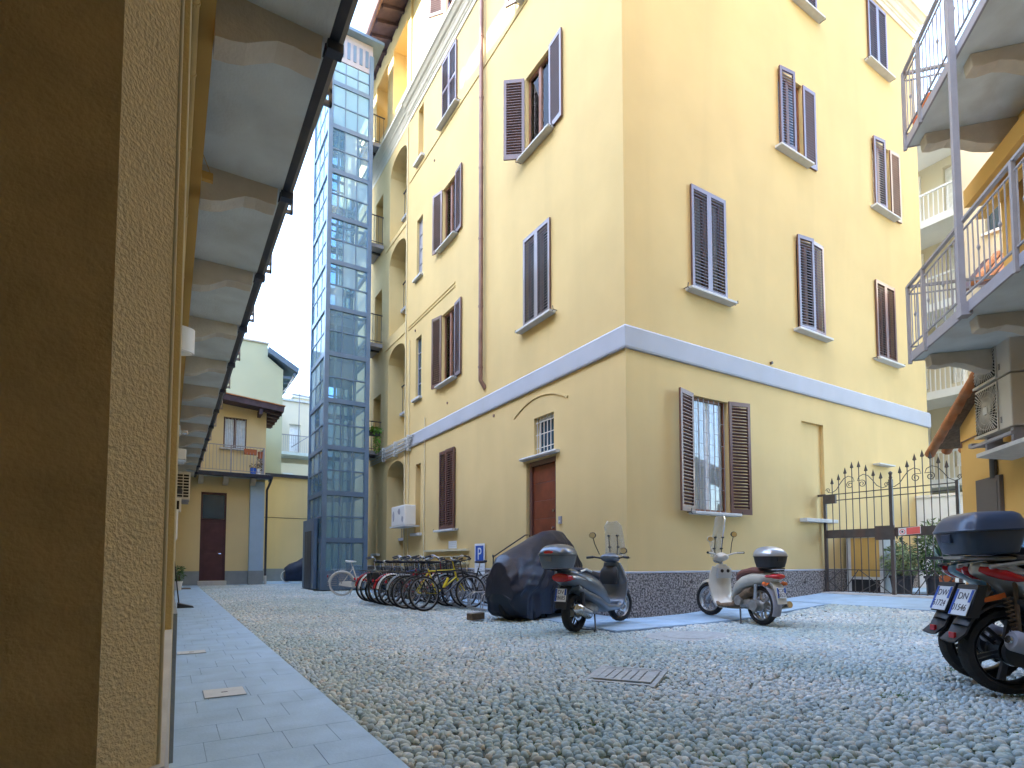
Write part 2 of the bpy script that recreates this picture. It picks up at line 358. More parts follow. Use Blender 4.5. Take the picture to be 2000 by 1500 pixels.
# ================================================================== GROUND
g = MB()
xs = [-250, -20, 0, 5, 7.4, 12.1, 14, 60, 250]; ysg = [-250, -20, 0, 10, 30, 60, 300]
for i in range(len(xs) - 1):
    for j in range(len(ysg) - 1):
        g.quad((xs[i], ysg[j], gz(xs[i]) - .022), (xs[i + 1], ysg[j], gz(xs[i + 1]) - .022), (xs[i + 1], ysg[j + 1], gz(xs[i + 1]) - .022), (xs[i], ysg[j + 1], gz(xs[i]) - .022))
ground = tag(g.build('ground', 'dirt'), kind='structure')

FW = (math.sin(R(31.456)), math.cos(R(31.456)))
def fwd(x, y): return x * FW[0] + y * FW[1]
def lat(x, y): return x * FW[1] - y * FW[0]
def in_court(x, y):
    if x < .975: return False
    if x < 5.13:
        if 18.0 < y < 20.95 and x > 3.95: return False
        return y < 24.55 or (x > 3.45 and y < 27.9)
    if y < 5.72: return x < 10.35 or (y < 3.75 and x < 12.6)
    return False
HOLES = [(3.29, 3.55, .31, .31), (5.70, 5.0, .56, .38)]                # iron grate, round manhole
def free(x, y):
    return all(math.hypot((x - a) / r, (y - b) / q) > 1 for a, b, r, q in HOLES)
moss_spots = [(4.05, 1.2, .16), (4.9, 1.15, .12), (4.45, 2.0, .16), (3.35, 1.35, .12), (5.9, 2.2, .12), (5.25, 1.55, .14), (2.1, 2.6, .08)]
pts = []
def scatter(sp, cond):
    y = -0.2; row = 0
    while y < 28:
        x = .95 + (row % 2) * sp * .5
        while x < 12.7:
            px = x + random.uniform(-.3, .3) * sp; py = y + random.uniform(-.3, .3) * sp
            if cond(px, py) and in_court(px, py) and free(px, py):
                d = fwd(px, py)
                if d > 1.9 and abs(lat(px, py)) < d * 1.02 + .8 and random.random() > .012: pts.append((px, py, sp))
            x += sp
        y += sp * .80; row += 1
scatter(.052, lambda x, y: fwd(x, y) < 8.6)
scatter(.066, lambda x, y: fwd(x, y) >= 8.6)
# unit pebble dome
NS = 8
prof = [(1.0, -.35), (.94, .28), (.60, .80)]
uv = []
for r_, z_ in prof:
    for k in range(NS): uv.append((r_ * math.cos(2 * PI * k / NS), r_ * math.sin(2 * PI * k / NS), z_))
uv.append((0, 0, 1.0)); uv = np.array(uv)
uf4 = []; uf3 = []
for i in range(2):
    for k in range(NS): uf4.append((i * NS + k, i * NS + (k + 1) % NS, (i + 1) * NS + (k + 1) % NS, (i + 1) * NS + k))
for k in range(NS): uf3.append((2 * NS + k, 2 * NS + (k + 1) % NS, 3 * NS))
P = np.array(pts)
big = np.array([fwd(a, b) for a, b, _ in pts])
inframe = np.array([abs(lat(a, b)) < fwd(a, b) * .9 and fwd(a, b) > 2.5 for a, b, _ in pts])
order = np.argsort(np.where(inframe, big, 1e9)); single = set(order[:300].tolist())
def peb_params(n, sp):
    a = sp * rng.uniform(.38, .66, n); b = sp * rng.uniform(.29, .44, n); h = rng.uniform(.013, .027, n)
    return a, b, h
keep = np.array([i not in single for i in range(len(pts))])
Q = P[keep]; n = len(Q)
a, b, h = peb_params(n, Q[:, 2]); 
base_ang = 0.5 * np.sin(Q[:, 0] * 1.3 + Q[:, 1] * .7) - .5
ang = base_ang + rng.normal(0, .5, n)
ca, sa = np.cos(ang), np.sin(ang)
V = np.zeros((n, len(uv), 3), np.float32)
jit = 1 + rng.uniform(-.10, .10, (n, len(uv)))
ux = uv[None, :, 0] * a[:, None] * jit; uy = uv[None, :, 1] * b[:, None] * jit
tx = rng.normal(0, .16, n); ty = rng.normal(0, .16, n)
V[:, :, 0] = Q[:, 0, None] + ux * ca[:, None] - uy * sa[:, None]
V[:, :, 1] = Q[:, 1, None] + ux * sa[:, None] + uy * ca[:, None]
gzv = np.array([gz(x) for x in Q[:, 0]]) - .018
und = .010 * np.sin(Q[:, 0] * 1.9 + 1) * np.sin(Q[:, 1] * 1.4)
V[:, :, 2] = (gzv + und)[:, None] + uv[None, :, 2] * h[:, None] + ux * tx[:, None] + uy * ty[:, None]
f4 = np.array(uf4); f3 = np.array(uf3); nv = len(uv)
off = (np.arange(n) * nv)
F4 = (f4[None] + off[:, None, None]).reshape(-1, 4); F3 = (f3[None] + off[:, None, None]).reshape(-1, 3)
me = bpy.data.meshes.new('pebble_field')
me.vertices.add(n * nv); me.vertices.foreach_set('co', V.reshape(-1))
loops = np.concatenate([F4.reshape(-1), F3.reshape(-1)]).astype(np.int32)
me.loops.add(len(loops)); me.loops.foreach_set('vertex_index', loops)
npol = len(F4) + len(F3); me.polygons.add(npol)
ls = np.concatenate([np.arange(len(F4)) * 4, len(F4) * 4 + np.arange(len(F3)) * 3]).astype(np.int32)
me.polygons.foreach_set('loop_start', ls)
me.update(calc_edges=True); me.validate()
me.polygons.foreach_set('use_smooth', [True] * len(me.polygons))
at = me.attributes.new('rnd', 'FLOAT', 'POINT'); at.data.foreach_set('value', np.repeat(rng.random(n), nv).astype(np.float32))
me.materials.append(MT['peb'])
pf = bpy.data.objects.new('pebble_field', me); COL.objects.link(pf); pf.parent = ground
tag(pf, 'river pebbles set in the courtyard floor', kind='stuff')
protos = []
for k in range(8):
    m_ = MB(); jj = 1 + rng.uniform(-.11, .11, nv)
    m_.add([(u[0] * j_, u[1] * j_, u[2]) for u, j_ in zip(uv, jj)], uf4 + uf3)
    me_ = bpy.data.meshes.new('pebble'); me_.from_pydata(m_.v, [], m_.f); me_.materials.append(MT['pebo'])
    me_.polygons.foreach_set('use_smooth', [True] * len(me_.polygons)); protos.append(me_)
for i in sorted(single):
    x, y, sp = pts[i]
    o = bpy.data.objects.new('pebble', protos[i % 8]); COL.objects.link(o); o.parent = ground
    o.location = (x, y, gz(x) - .018 + .010 * math.sin(x * 1.9 + 1) * math.sin(y * 1.4)); o.scale = (sp * random.uniform(.40, .66), sp * random.uniform(.30, .44), random.uniform(.013, .027))
    o.rotation_euler = (random.gauss(0, .15), random.gauss(0, .15), .5 * math.sin(x * 1.3 + y * .7) - .5 + random.gauss(0, .5))
# moss and small weeds between the pebbles
ms = MB()
for (x, y, r_) in moss_spots:
    for k in range(int(300 * r_ / .12)):
        t = random.uniform(0, 2 * PI); q = r_ * abs(random.gauss(0, .55)); cx_, cy_ = x + q * 1.6 * math.cos(t), y + q * math.sin(t)
        zz = gz(cx_) - .012 + random.uniform(0, .010); s_ = random.uniform(.002, .006); a_ = random.uniform(0, PI)
        dx, dy = s_ * math.cos(a_), s_ * math.sin(a_)
        ms.add([(cx_ - dx, cy_ - dy, zz), (cx_ + dx, cy_ + dy, zz), (cx_ + dy * .5, cy_ - dx * .5, zz + s_ * 1.5)], [(0, 1, 2)])
tag(ms.build('moss', 'moss', ground), 'small patches of green moss between the pebbles', kind='stuff')

# ------------------------------------------------------------------ pavements
def slab_piece(x0, x1, y0, y1, parent, top=.012, m='pave', name='paving_slab', j=.003, ch=.004):
    b = MB(); z = lambda x: gz(x) + top
    a0, a1, b0, b1 = x0 + j, x1 - j, y0 + j, y1 - j
    b.hexa([(a0, b0, z(a0) - .03), (a1, b0, z(a1) - .03), (a1, b1, z(a1) - .03), (a0, b1, z(a0) - .03),
            (a0, b0, z(a0)), (a1, b0, z(a1)), (a1, b1, z(a1)), (a0, b1, z(a0))])
    return b.build(name, m, parent)
pl = MB(); pl.box(-.05, -2, -.02, .966, 24.75, .006); pavL = tag(pl.build('pavement', 'pavej'), kind='structure')
y = -.6; row = 0
while y < 24.6:
    L_ = .33; cuts = [[.0, .26, .52, .966], [.0, .40, .66, .966], [.0, .18, .56, .80, .966]][row % 3]
    for c0, c1 in zip(cuts, cuts[1:]):
        slab_piece(c0 + .002, c1, y, min(y + L_, 24.62), pavL, top=.009 + random.uniform(-.0005, .0005), j=.0004 if y > 4.6 else .0010)
    y += L_; row += 1
pr = MB()
def strip(mb, x0, x1, y0, y1, top):
    X = [x0] + [q for q in (7.4, 12.1) if x0 < q < x1] + [x1]
    for a_, b_ in zip(X, X[1:]):
        mb.hexa([(a_, y0, gz(a_) - .04), (b_, y0, gz(b_) - .04), (b_, y1, gz(b_) - .04), (a_, y1, gz(a_) - .04),
                 (a_, y0, gz(a_) + top), (b_, y0, gz(b_) + top), (b_, y1, gz(b_) + top), (a_, y1, gz(a_) + top)])
strip(pr, 5.14, 6.43, 6.86, 17.4, .004); strip(pr, 5.14, 10.3, 5.74, 6.86, .004); strip(pr, 10.3, 12.0, 3.7, 6.86, .004)
pavR = tag(pr.build('pavement', 'pavej'), kind='structure')
y = 6.86
while y < 17.2: slab_piece(5.16, 5.78, y, y + .9, pavR, .012); slab_piece(5.78, 6.40, y, y + .9, pavR, .012); y += .9
x = 5.16
while x < 10.2: slab_piece(x, x + .84, 5.76, 6.30, pavR, .012); slab_piece(x, x + .84, 6.30, 6.84, pavR, .012); x += .84
for y in (3.72, 4.5, 5.28, 6.06):
    for x in (10.32, 10.88, 11.44): slab_piece(x, min(x + .56, 11.98), y, y + .78, pavR, .012)
th = MB(); th.hexa([(11.9, 3.4, .2), (12.28, 3.4, .2), (12.28, 6.83, .2), (11.9, 6.83, .2), (11.9, 3.4, .285), (12.28, 3.4, .285), (12.28, 6.83, .285), (11.9, 6.83, .285)])
tag(th.build('threshold', 'kerb', bevel=.01), kind='structure')
pb = MB(); pb.box(12.28, -1, .2, 40, 6.84, .262); tag(pb.build('passage_floor', 'pave'), kind='structure')
pb = MB(); pb.box(3.42, 24.6, -.03, 9, 27.98, .008); pb.box(.97, 24.62, -.03, 3.42, 24.75, .008); tag(pb.build('courtyard_corner_paving', 'pave'), kind='structure')

# covers set in the ground
def cover_rect(x0, y0, x1, y1, label, z=.013):
    t = thing('inspection_cover', label, 'cover', ((x0 + x1) / 2, (y0 + y1) / 2, z)); hx, hy = (x1 - x0) / 2, (y1 - y0) / 2
    b = MB(); b.box(-hx, -hy, 0, hx, hy, .002); b.build('frame', 'pavej', t)
    b = MB(); b.box(-hx + .004, -hy + .004, 0, hx - .004, hy - .004, .005); b.build('lid', 'cover', t)
    b = MB(); b.box(-.02, -.008, .005, .02, .008, .0062); b.build('lifting_slot', 'ink', t)
cover_rect(.235, 4.38, .50, 4.66, 'pale rectangular inspection cover in the left pavement, nearest the camera')
cover_rect(.10, 6.55, .36, 6.75, 'thin pale cover strip further up the left pavement, by the wall')
t = thing('manhole_cover', 'pale round manhole cover in front of the white scooter', 'manhole', (5.70, 5.0, gz(5.7) - .008))
b = MB(); b.prism([(.61 * math.cos(k * PI / 24), .43 * math.sin(k * PI / 24)) for k in range(48)], 'z', -.01, .004); b.build('collar', 'coverd', t)
b = MB(); b.prism([(.34 * math.cos(k * PI / 24), .30 * math.sin(k * PI / 24)) for k in range(48)], 'z', .004, .008); b.build('lid', 'coverd', t)
b = MB(); b.torus((0, 0, .003), .355, .005, 'z', 48, 6); b.build('ring', 'kerb', t)
t = thing('drain_grate', 'cast drain grate with slots sunk among the pebbles', 'drain', (3.29, 3.55, -.012), R(35))
b = MB(); b.box(-.24, -.24, -.02, .24, .24, .0); b.build('tray', 'black', t)
b = MB()
b.box(-.24, -.24, 0, .24, -.20, .016); b.box(-.24, .20, 0, .24, .24, .016); b.box(-.24, -.20, 0, -.20, .20, .016); b.box(.20, -.20, 0, .24, .20, .016)
for k in range(6): b.box(-.20, -.20 + k * .068, .001, .20, -.20 + k * .068 + .056, .014)
b.build('grate', 'coverd', t)
b = MB()
for s_ in (-1, 1): b.box(-.36, s_ * .27 - .02, -.01, .36, s_ * .27 + .02, .010); b.box(s_ * .31 - .02, -.25, -.01, s_ * .31 + .02, .25, .011)
b.build('frame', 'coverd', t)
# ================================================================== MAIN BUILDING
XM, YM = 6.425, 6.873
mbd = thing('apartment_building', 'large yellow five storey apartment block with brown shutters at the courtyard corner', 'building', (XM, YM, 0))
def loc_(v): return (v[0] - XM, v[1] - YM, v[2])
mholes = [(9.03, 9.92, 9.74, 11.52), (9.0, 9.95, 5.92, 7.86), (13.45, 14.28, 9.80, 11.52), (13.45, 14.28, 5.86, 7.86), (13.36, 14.30, 1.80, 3.94),
          (13.38, 14.30, 13.46, 15.28), (9.05, 9.95, 13.46, 15.25), (15.78, 16.25, 9.76, 11.65, .14, 1), (15.80, 16.25, 5.94, 7.86, .14, 1),
          (15.78, 16.20, 13.52, 15.25, .30, 0), (15.78, 16.18, 1.78, 3.90, .28, 0), (8.86, 9.92, .32, 3.02, .20, 1), (8.92, 9.62, 3.14, 3.90, .22, 1),
          # stair bays
          (17.18, 18.82, .30, 4.28, .95, 0), (17.18, 18.82, 4.96, 8.24, .95, 0), (17.18, 18.82, 8.78, 11.82, .95, 0), (17.18, 18.82, 12.22, 15.04, .95, 0),
          (19.62, 20.45, 4.88, 7.0, .5, 0), (19.62, 20.45, 8.80, 10.9, .5, 0), (19.62, 20.45, 12.48, 14.5, .5, 0), (19.75, 19.95, 1.2, 3.4, .3, 0)]
w = MB()
wallgrid(w, (YM, 26), (.0, 16.0), [h for h in mholes], lambda u, v, d: (d, u - YM, v), .30, .3)
# right face
rholes = [(8.07, 9.01, 5.92, 7.89), (11.40, 12.34, 5.90, 7.96), (14.69, 15.60, 5.90, 7.85), (10.90, 11.78, 9.74, 11.53), (14.79, 15.65, 9.76, 11.56),
          (14.76, 15.65, 13.54, 15.24), (11.6, 12.4, 13.46, 15.24), (8.06, 9.02, 1.84, 3.96), (11.43, 12.25, 1.84, 3.93, .07, 0), (8.1, 9.0, 13.46, 15.24)]
wallgrid(w, (XM, 17.25), (.0, 16.0), rholes, lambda u, v, d: (u - XM, d, v), .30, .3)
# far sides and top
w.quad((17.25 - XM, 0, 0), (17.25 - XM, 19, 0), (17.25 - XM, 19, 16.0), (17.25 - XM, 0, 16.0))
w.build('wall', ['stucco', 'room'], mbd)
# upper storey, set back a little
w = MB()
wallgrid(w, (YM + .08, 17.0), (15.95, 20.2), [(13.4, 14.3, 16.9, 18.7)], lambda u, v, d: (.09 + d, u - YM, v), .3, .3)
wallgrid(w, (17.0, 26), (15.95, 20.2), [(17.3, 18.7, 16.9, 19.3, .8, 0), (19.3, 20.6, 16.9, 19.3, .8, 0)], lambda u, v, d: (.02 + d, u - YM, v), .8, .3)
w.quad((.02, 17.0 - YM, 15.95), (.09, 17.0 - YM, 15.95), (.09, 17.0 - YM, 20.2), (.02, 17.0 - YM, 20.2))
w.quad((.09, .08, 15.95), (10.7, .08, 15.95), (10.7, .08, 20.2), (.09, .08, 20.2))
w.quad((10.7, .08, 15.95), (10.7, 19, 15.95), (10.7, 19, 20.2), (10.7, .08, 20.2))
w.build('upper_wall', ['stucco', 'room'], mbd)
def ring_path(y_end=26, x_end=17.25):
    return [(0, y_end - YM, -1, 0), (0, 0, -1, -1), (x_end - XM, 0, 1, -1), (x_end - XM, 16, 1, 0)]
b = MB(); sweep(b, [(-.05, 4.50), (.045, 4.50), (.055, 4.53), (.055, 4.86), (.02, 4.90), (-.05, 4.91)], [(0, 17.0 - YM, -1, 0), (0, 0, -1, -1), (17.25 - XM, 0, 1, -1), (17.25 - XM, 16, 1, 0)])
b.build('string_band', 'band', mbd)
b = MB(); sweep(b, [(-.05, 15.40), (.03, 15.40), (.035, 15.53), (.06, 15.545), (.06, 15.59), (.09, 15.61), (.13, 15.70), (.15, 15.72), (.15, 15.76), (.20, 15.79), (.26, 15.88), (.295, 15.90), (.295, 15.99), (.25, 16.03), (-.05, 16.10)], ring_path(16.95))
b.build('cornice', 'corn', mbd)
b = MB(); sweep(b, [(-.05, 15.42), (.01, 15.42), (.015, 15.54), (.04, 15.56), (.04, 15.60), (.10, 15.71), (.13, 15.73), (.13, 15.77), (.23, 15.88), (.265, 15.90), (.265, 15.99), (-.05, 16.09)], [(0, 26 - YM, -1, 0), (0, 16.955 - YM, -1, 0)])
b.build('cornice', 'corn', mbd)
b = MB(); sweep(b, [(-.05, -.2), (.030, -.2), (.030, .715), (.022, .735), (-.05, .737)], [(0, 26 - YM, -1, 0), (0, 0, -1, -1), (17.25 - XM, 0, 1, -1), (17.25 - XM, 16, 1, 0)])
b.build('plinth', 'plinth', mbd)
b = MB(); sweep(b, [(-.02, .738), (.034, .738), (.034, .765), (-.02, .775)], [(0, 26 - YM, -1, 0), (0, 0, -1, -1), (17.25 - XM, 0, 1, -1), (17.25 - XM, 16, 1, 0)])
b.build('plinth_capping', 'band', mbd)
# thin string courses
for (y0, y1, z) in ((13.44, 16.9, 8.47), (13.44, 16.9, 8.37), (9.0, 16.9, 13.30), (17.05, 19.2, 8.42), (17.05, 19.2, 12.05), (17.0, 20.7, 4.70)):
    b = MB(); b.box(-.022, y0 - YM, z - .022, .01, y1 - YM, z + .022); b.build('string_course', 'stucco', mbd)
# blind arch over the door
b = MB(); pr_ = []
cy, hw, zs, rise = 9.44, .96, 4.06, .26
n_ = 16
def arc(o): return [(cy - YM + (hw + o) * (2 * k / n_ - 1), zs + o + rise * (1 - (2 * k / n_ - 1) ** 2)) for k in range(n_ + 1)]
a_, c_ = arc(0), arc(.035)
for k in range(n_):
    b.hexa([(-.02, a_[k][0], a_[k][1]), (.01, a_[k][0], a_[k][1]), (.01, a_[k + 1][0], a_[k + 1][1]), (-.02, a_[k + 1][0], a_[k + 1][1]),
            (-.02, c_[k][0], c_[k][1]), (.01, c_[k][0], c_[k][1]), (.01, c_[k + 1][0], c_[k + 1][1]), (-.02, c_[k + 1][0], c_[k + 1][1])])
b.build('blind_arch', 'stucco', mbd)
# spandrels of the four stair arches, their inner walls, ledges and windows
for (z0, z1) in ((.30, 4.28), (4.96, 8.24), (8.78, 11.82), (12.22, 15.04)):
    b = MB(); K = 14; y0, y1 = 17.18 - YM, 18.82 - YM; H = .42
    P_ = [(y0 + (y1 - y0) * k / K, z1 - H + H * math.sqrt(max(0, 1 - (2 * k / K - 1) ** 2))) for k in range(K + 1)]
    for (ya, za), (yb, zb) in zip(P_, P_[1:]):
        b.hexa([(-.001, ya, za), (.9, ya, za), (.9, yb, zb), (-.001, yb, zb), (-.001, ya, z1 + .001), (.9, ya, z1 + .001), (.9, yb, z1 + .001), (-.001, yb, z1 + .001)])
    b.build('arch', 'stucco', mbd)
    zl = z0 + (z1 - z0) * .36
    b = MB(); b.box(.42, y0, zl - .09, .94, y1, zl); b.build('ledge', 'band', mbd)
    b = MB(); b.box(.60, y0, zl, .64, y1, zl + 1.05)
    rl = b.build('glazed_screen', 'curtain', mbd)
    b = MB()
    for k in range(9): b.bar((.50, y0 + .1 + k * .18, zl), (.50, y0 + .1 + k * .18, zl + .95), .016, .016)
    b.bar((.50, y0, zl + .97), (.50, y1, zl + .97), .04, .03); b.build('railing', 'iron', mbd)
    b = MB(); b.box(.70, y0, zl + 1.05, .73, y1, z1 - .02); b.build('pane', 'gdark', mbd)
    b = MB(); b.box(.62, y0, z0, .66, y1, zl - .09); b.build('infill_panel', 'cream', mbd)
# landings between lift tower and stairs
for i, z in enumerate((4.86, 8.78, 12.46, 16.25)):
    b = MB(); b.box(5.72 - XM, 19.50 - YM, z - .13, -.002, 20.75 - YM, z); ld = b.build('landing', 'greyp', mbd)
    b = MB()
    for k in range(5): b.bar((5.76 - XM + k * .155, 19.53 - YM, z), (5.76 - XM + k * .155, 19.53 - YM, z + 1.05), .014, .014)
    b.bar((5.72 - XM, 19.53 - YM, z + 1.06), (0, 19.53 - YM, z + 1.06), .03, .03); b.bar((5.72 - XM, 19.53 - YM, z + .08), (0, 19.53 - YM, z + .08), .02, .02)
    b.build('railing', 'iron', ld)
    b = MB(); b.bar((5.74 - XM, 19.45 - YM, z - .16), (5.74 - XM, 20.7 - YM, z - .16), .08, .06); b.bar((5.74 - XM, 19.9 - YM, z - .16), (0, 19.9 - YM, z - .16), .08, .06); b.build('joist', 'gutter', ld)
# roof eave with rafters, tiles and gutter
b = MB(); b.hexa([(-.78, .1, 19.72), (1.6, .1, 20.35), (1.6, 19.2, 20.35), (-.78, 19.2, 19.72), (-.78, .1, 19.80), (1.6, .1, 20.45), (1.6, 19.2, 20.45), (-.78, 19.2, 19.80)])
rf = b.build('roof', 'eave', mbd)
y = .2
while y < 19: b = MB(); b.hexa([(-.74, y, 19.60), (.1, y, 19.84), (.1, y + .1, 19.84), (-.74, y + .1, 19.60), (-.74, y, 19.715), (.1, y, 19.95), (.1, y + .1, 19.95), (-.74, y + .1, 19.715)]); b.build('rafter', 'eave', rf); y += .62
b = MB(); b.tube([(-.86, .0, 19.72), (-.86, 19.2, 19.72)], .08, 10); b.build('gutter', 'copper', rf, smooth=40)
b = MB(); b.hexa([(-.86, .1, 19.81), (10, .1, 22.2), (10, 19.2, 22.2), (-.86, 19.2, 19.81), (-.86, .1, 19.86), (10, .1, 22.3), (10, 19.2, 22.3), (-.86, 19.2, 19.86)]); b.build('roof_tiles', 'tile', rf)

# ------------------------------------------------------------------ windows
LEAF = {}
def leaf_mesh(w_, h_, mid=False):
    key = (round(w_, 2), round(h_, 2), mid)
    if key in LEAF: return LEAF[key]
    b = MB(); t = .04; s_ = .06
    b.box(0, -t, 0, s_, 0, h_); b.box(w_ - s_, -t, 0, w_, 0, h_); b.box(s_, -t, 0, w_ - s_, 0, .11); b.box(s_, -t, h_ - .08, w_ - s_, 0, h_)
    if mid: b.box(s_, -t, h_ / 2 - .04, w_ - s_, 0, h_ / 2 + .04)
    z = .125
    while z < h_ - .10:
        if not (mid and abs(z - h_ / 2) < .06):
            b.hexa([(s_, -t + .002, z), (w_ - s_, -t + .002, z), (w_ - s_, -.004, z + .030), (s_, -.004, z + .030),
                    (s_, -t + .002, z + .010), (w_ - s_, -t + .002, z + .010), (w_ - s_, -.004, z + .040), (s_, -.004, z + .040)])
        z += .061
    LEAF[key] = b; return b
def mirror(b):
    c = MB(); c.v = [(-x, y, z) for x, y, z in b.v]; c.f = [f[::-1] for f in b.f]; c.m = list(b.m); return c
LM = {}
def window(parent, loc, rotz, w_, h_, aL, aR, sill=True, hooks=True, curtain='full', mid=False, wood='wood', sw=None, bars=False, mull=True, d=.08):
    """local x right, y into the wall; aL/aR opening angle of each leaf in degrees (None = no leaf)"""
    hw = w_ / 2
    b = MB(); fr = .05
    b.box(-hw + .002, d, .002, -hw + fr, d + .06, h_ - .002); b.box(hw - fr, d, .002, hw - .002, d + .06, h_ - .002)
    b.box(-hw + fr, d, h_ - fr, hw - fr, d + .06, h_ - .002); b.box(-hw + fr, d, .002, hw - fr, d + .06, fr)
    if mull: b.box(-.045, d - .01, fr, .045, d + .05, h_ - fr)
    win = b.build('window', wood, parent, loc=loc, rot=(0, 0, rotz))
    for s_ in (-1, 1):
        b = MB(); b.box(min(s_ * .045, s_ * (hw - fr)), d + .02, fr, max(s_ * .045, s_ * (hw - fr)), d + .026, h_ - fr); b.build('pane', 'glass', win)
    if curtain:
        b = MB(); N_ = 40; x0, x1 = -hw + .03, hw - .03
        for k in range(N_):
            u0, u1 = x0 + (x1 - x0) * k / N_, x0 + (x1 - x0) * (k + 1) / N_
            y0, y1 = d + .045 + .010 * math.sin(k * 1.9), d + .045 + .010 * math.sin((k + 1) * 1.9)
            b.quad((u0, y0, .03), (u1, y1, .03), (u1, y1, h_ - .04), (u0, y0, h_ - .04))
        b.build('curtain', 'curtain', win, smooth=60)
    lw = hw + .015
    for s_, ang in ((-1, aL), (1, aR)):
        if ang is None: continue
        key = (round(lw, 2), round(h_, 2), mid, s_)
        if key not in LM:
            q = leaf_mesh(lw, h_ + .04, mid); q = q if s_ < 0 else mirror(q)
            o = q.build('shutter', 'shut'); LM[key] = o.data; bpy.data.objects.remove(o)
        o = bpy.data.objects.new('shutter', LM[key]); COL.objects.link(o); o.parent = win
        o.location = (s_ * (hw + .015), -.012 if ang == 0 else -.03, -.02); o.rotation_euler = (0, 0, R(abs(ang)) * s_)
    if sill:
        q = sw or (hw + .16)
        b = MB(); b.prism([(-.16, -.062), (.05, -.062), (.05, .0), (-.15, -.012), (-.16, -.02)], 'x', -q, q); b.build('sill', 'sill', win, bevel=.006)
    if hooks:
        for s_ in (-1, 1):
            b = MB(); x_ = s_ * (hw + .20); b.tube([(x_, .02, -.03), (x_, -.09, -.03), (x_ + s_ * .03, -.12, -.02), (x_ + s_ * .02, -.12, .03)], .009, 6)
            b.tube([(x_, -.09, -.03), (x_ - s_ * .03, -.10, -.06)], .008, 6); b.build('shutter_hook', 'iron', win)
    if bars:
        b = MB()
        for k in range(7):
            x_ = -hw + .05 + (w_ - .1) * k / 6; b.bar((x_, .05, .0), (x_, .05, h_), .012, .012)
            for z in range(5):
                zz = .22 + z * .42 + (.21 if k % 2 else 0)
                if k < 6 and zz < h_ - .1: b.bar((x_, .05, zz), (x_ + (w_ - .1) / 6, .05, zz), .008, .008)
        b.build('window_grille', 'greyp', win)
    return win
WM = R(-90)
def wM(yc, z, w_, h_, aL, aR, **k): return window(mbd, (0, yc - YM, z), WM, w_, h_, aL, aR, **k)
def wR(xc, z, w_, h_, aL, aR, **k): return window(mbd, (xc - XM, 0, z), 0, w_, h_, aL, aR, **k)
wM(9.475, 9.74, .89, 1.78, -128, -176)
wM(9.475, 5.92, .95, 1.94, 0, 0)
wM(13.865, 9.80, .83, 1.72, -165, -176)
wM(13.865, 5.86, .83, 2.0, -165, -176)
wM(13.83, 1.80, .94, 2.14, 0, -2)
wM(13.84, 13.46, .92, 1.82, 0, 0, mid=True)
wM(9.50, 13.46, .90, 1.79, -150, -170)
wR(8.54, 5.92, .94, 1.97, 0, 0)
wR(11.87, 5.90, .94, 2.06, -8, -3, hooks=False)
wR(15.145, 5.90, .91, 1.95, 0, 0)
wR(11.34, 9.74, .88, 1.79, -8, -178, hooks=False)
wR(15.22, 9.76, .86, 1.80, -8, -176, hooks=False)
wR(15.205, 13.54, .89, 1.70, 0, 0)
wR(12.0, 13.46, .80, 1.78, 0, 0)
wR(8.55, 13.46, .90, 1.78, 0, 0)
wR(8.54, 1.84, .96, 2.12, -165, -168, bars=True, mull=False)
wM(13.85, 16.9, .9, 1.8, -140, None, sill=False, hooks=False)
# narrow landing windows
for yc, z, h_ in ((16.015, 9.76, 1.89), (16.025, 5.94, 1.92)):
    b = MB(); b.box(-.22, .10, 0, .22, .12, h_)
    q = b.build('window', 'gdark' if z < 7 else 'greyp', mbd, loc=(0, yc - YM, z), rot=(0, 0, WM))
    b = MB()
    for k in range(1, 4): b.bar((-.22, .09, h_ * k / 4), (.22, .09, h_ * k / 4), .02, .03)
    b.bar((-.21, .09, 0), (-.21, .09, h_), .03, .03); b.bar((.21, .09, 0), (.21, .09, h_), .03, .03); b.build('glazing_bars', 'greyp', q)
    b = MB(); b.box(-.36, -.10, -.07, .30, .04, 0); b.build('sill', 'sill', q, bevel=.006)
for yc, z in ((16.0, 13.52), (15.98, 1.78), (19.85, 1.2)):
    b = MB(); b.box(-.34, -.12, -.08, .34, .04, 0); b.build('sill', 'sill', mbd, loc=(0, yc - YM, z), rot=(0, 0, WM), bevel=.006)
b = MB(); b.box(-.58, -.15, -.075, .62, .05, 0); b.build('sill', 'sill', mbd, loc=(11.86 - XM, 0, 1.84), bevel=.008)

# ------------------------------------------------------------------ entrance door
b = MB(); b.box(-.50, .06, .0, -.42, .18, 2.70); b.box(.42, .06, 0, .50, .18, 2.70); b.box(-.42, .06, 2.60, .42, .18, 2.70)
dr = b.build('door', 'shut', mbd, loc=(0, 9.39 - YM, .32), rot=(0, 0, WM), bevel=.004)
for k in range(7):
    b = MB(); z0 = .01 + k * .37; b.box(-.415, .10, z0 + .004, .415, .14, min(z0 + .366, 2.59)); b.build('panel', 'door', dr, bevel=.004)
b = MB(); b.box(-.415, .115, 0, .415, .13, 2.59); b.build('door_core', 'shut', dr)
b = MB(); b.tube([(.33, .10, 1.28), (.33, .04, 1.28)], .022, 10); b.tube([(.33, .10, 1.62), (.33, .07, 1.62)], .025, 10); b.build('door_knob', 'chrome', dr, smooth=40)
b = MB(); b.prism([(-.09, 2.735), (.02, 2.735), (.02, 2.79), (-.10, 2.79), (-.11, 2.765)], 'x', -.66, .66); b.build('door_hood', 'sill', dr)
b = MB(); b.box(-.36, .12, .0, .36, .16, .05); b.box(-.36, .12, .70, .36, .16, .75); b.box(-.36, .12, .05, -.31, .16, .70); b.box(.31, .12, .05, .36, .16, .70)
tr = b.build('transom_window', 'white', mbd, loc=(0, 9.27 - YM, 3.145), rot=(0, 0, WM))
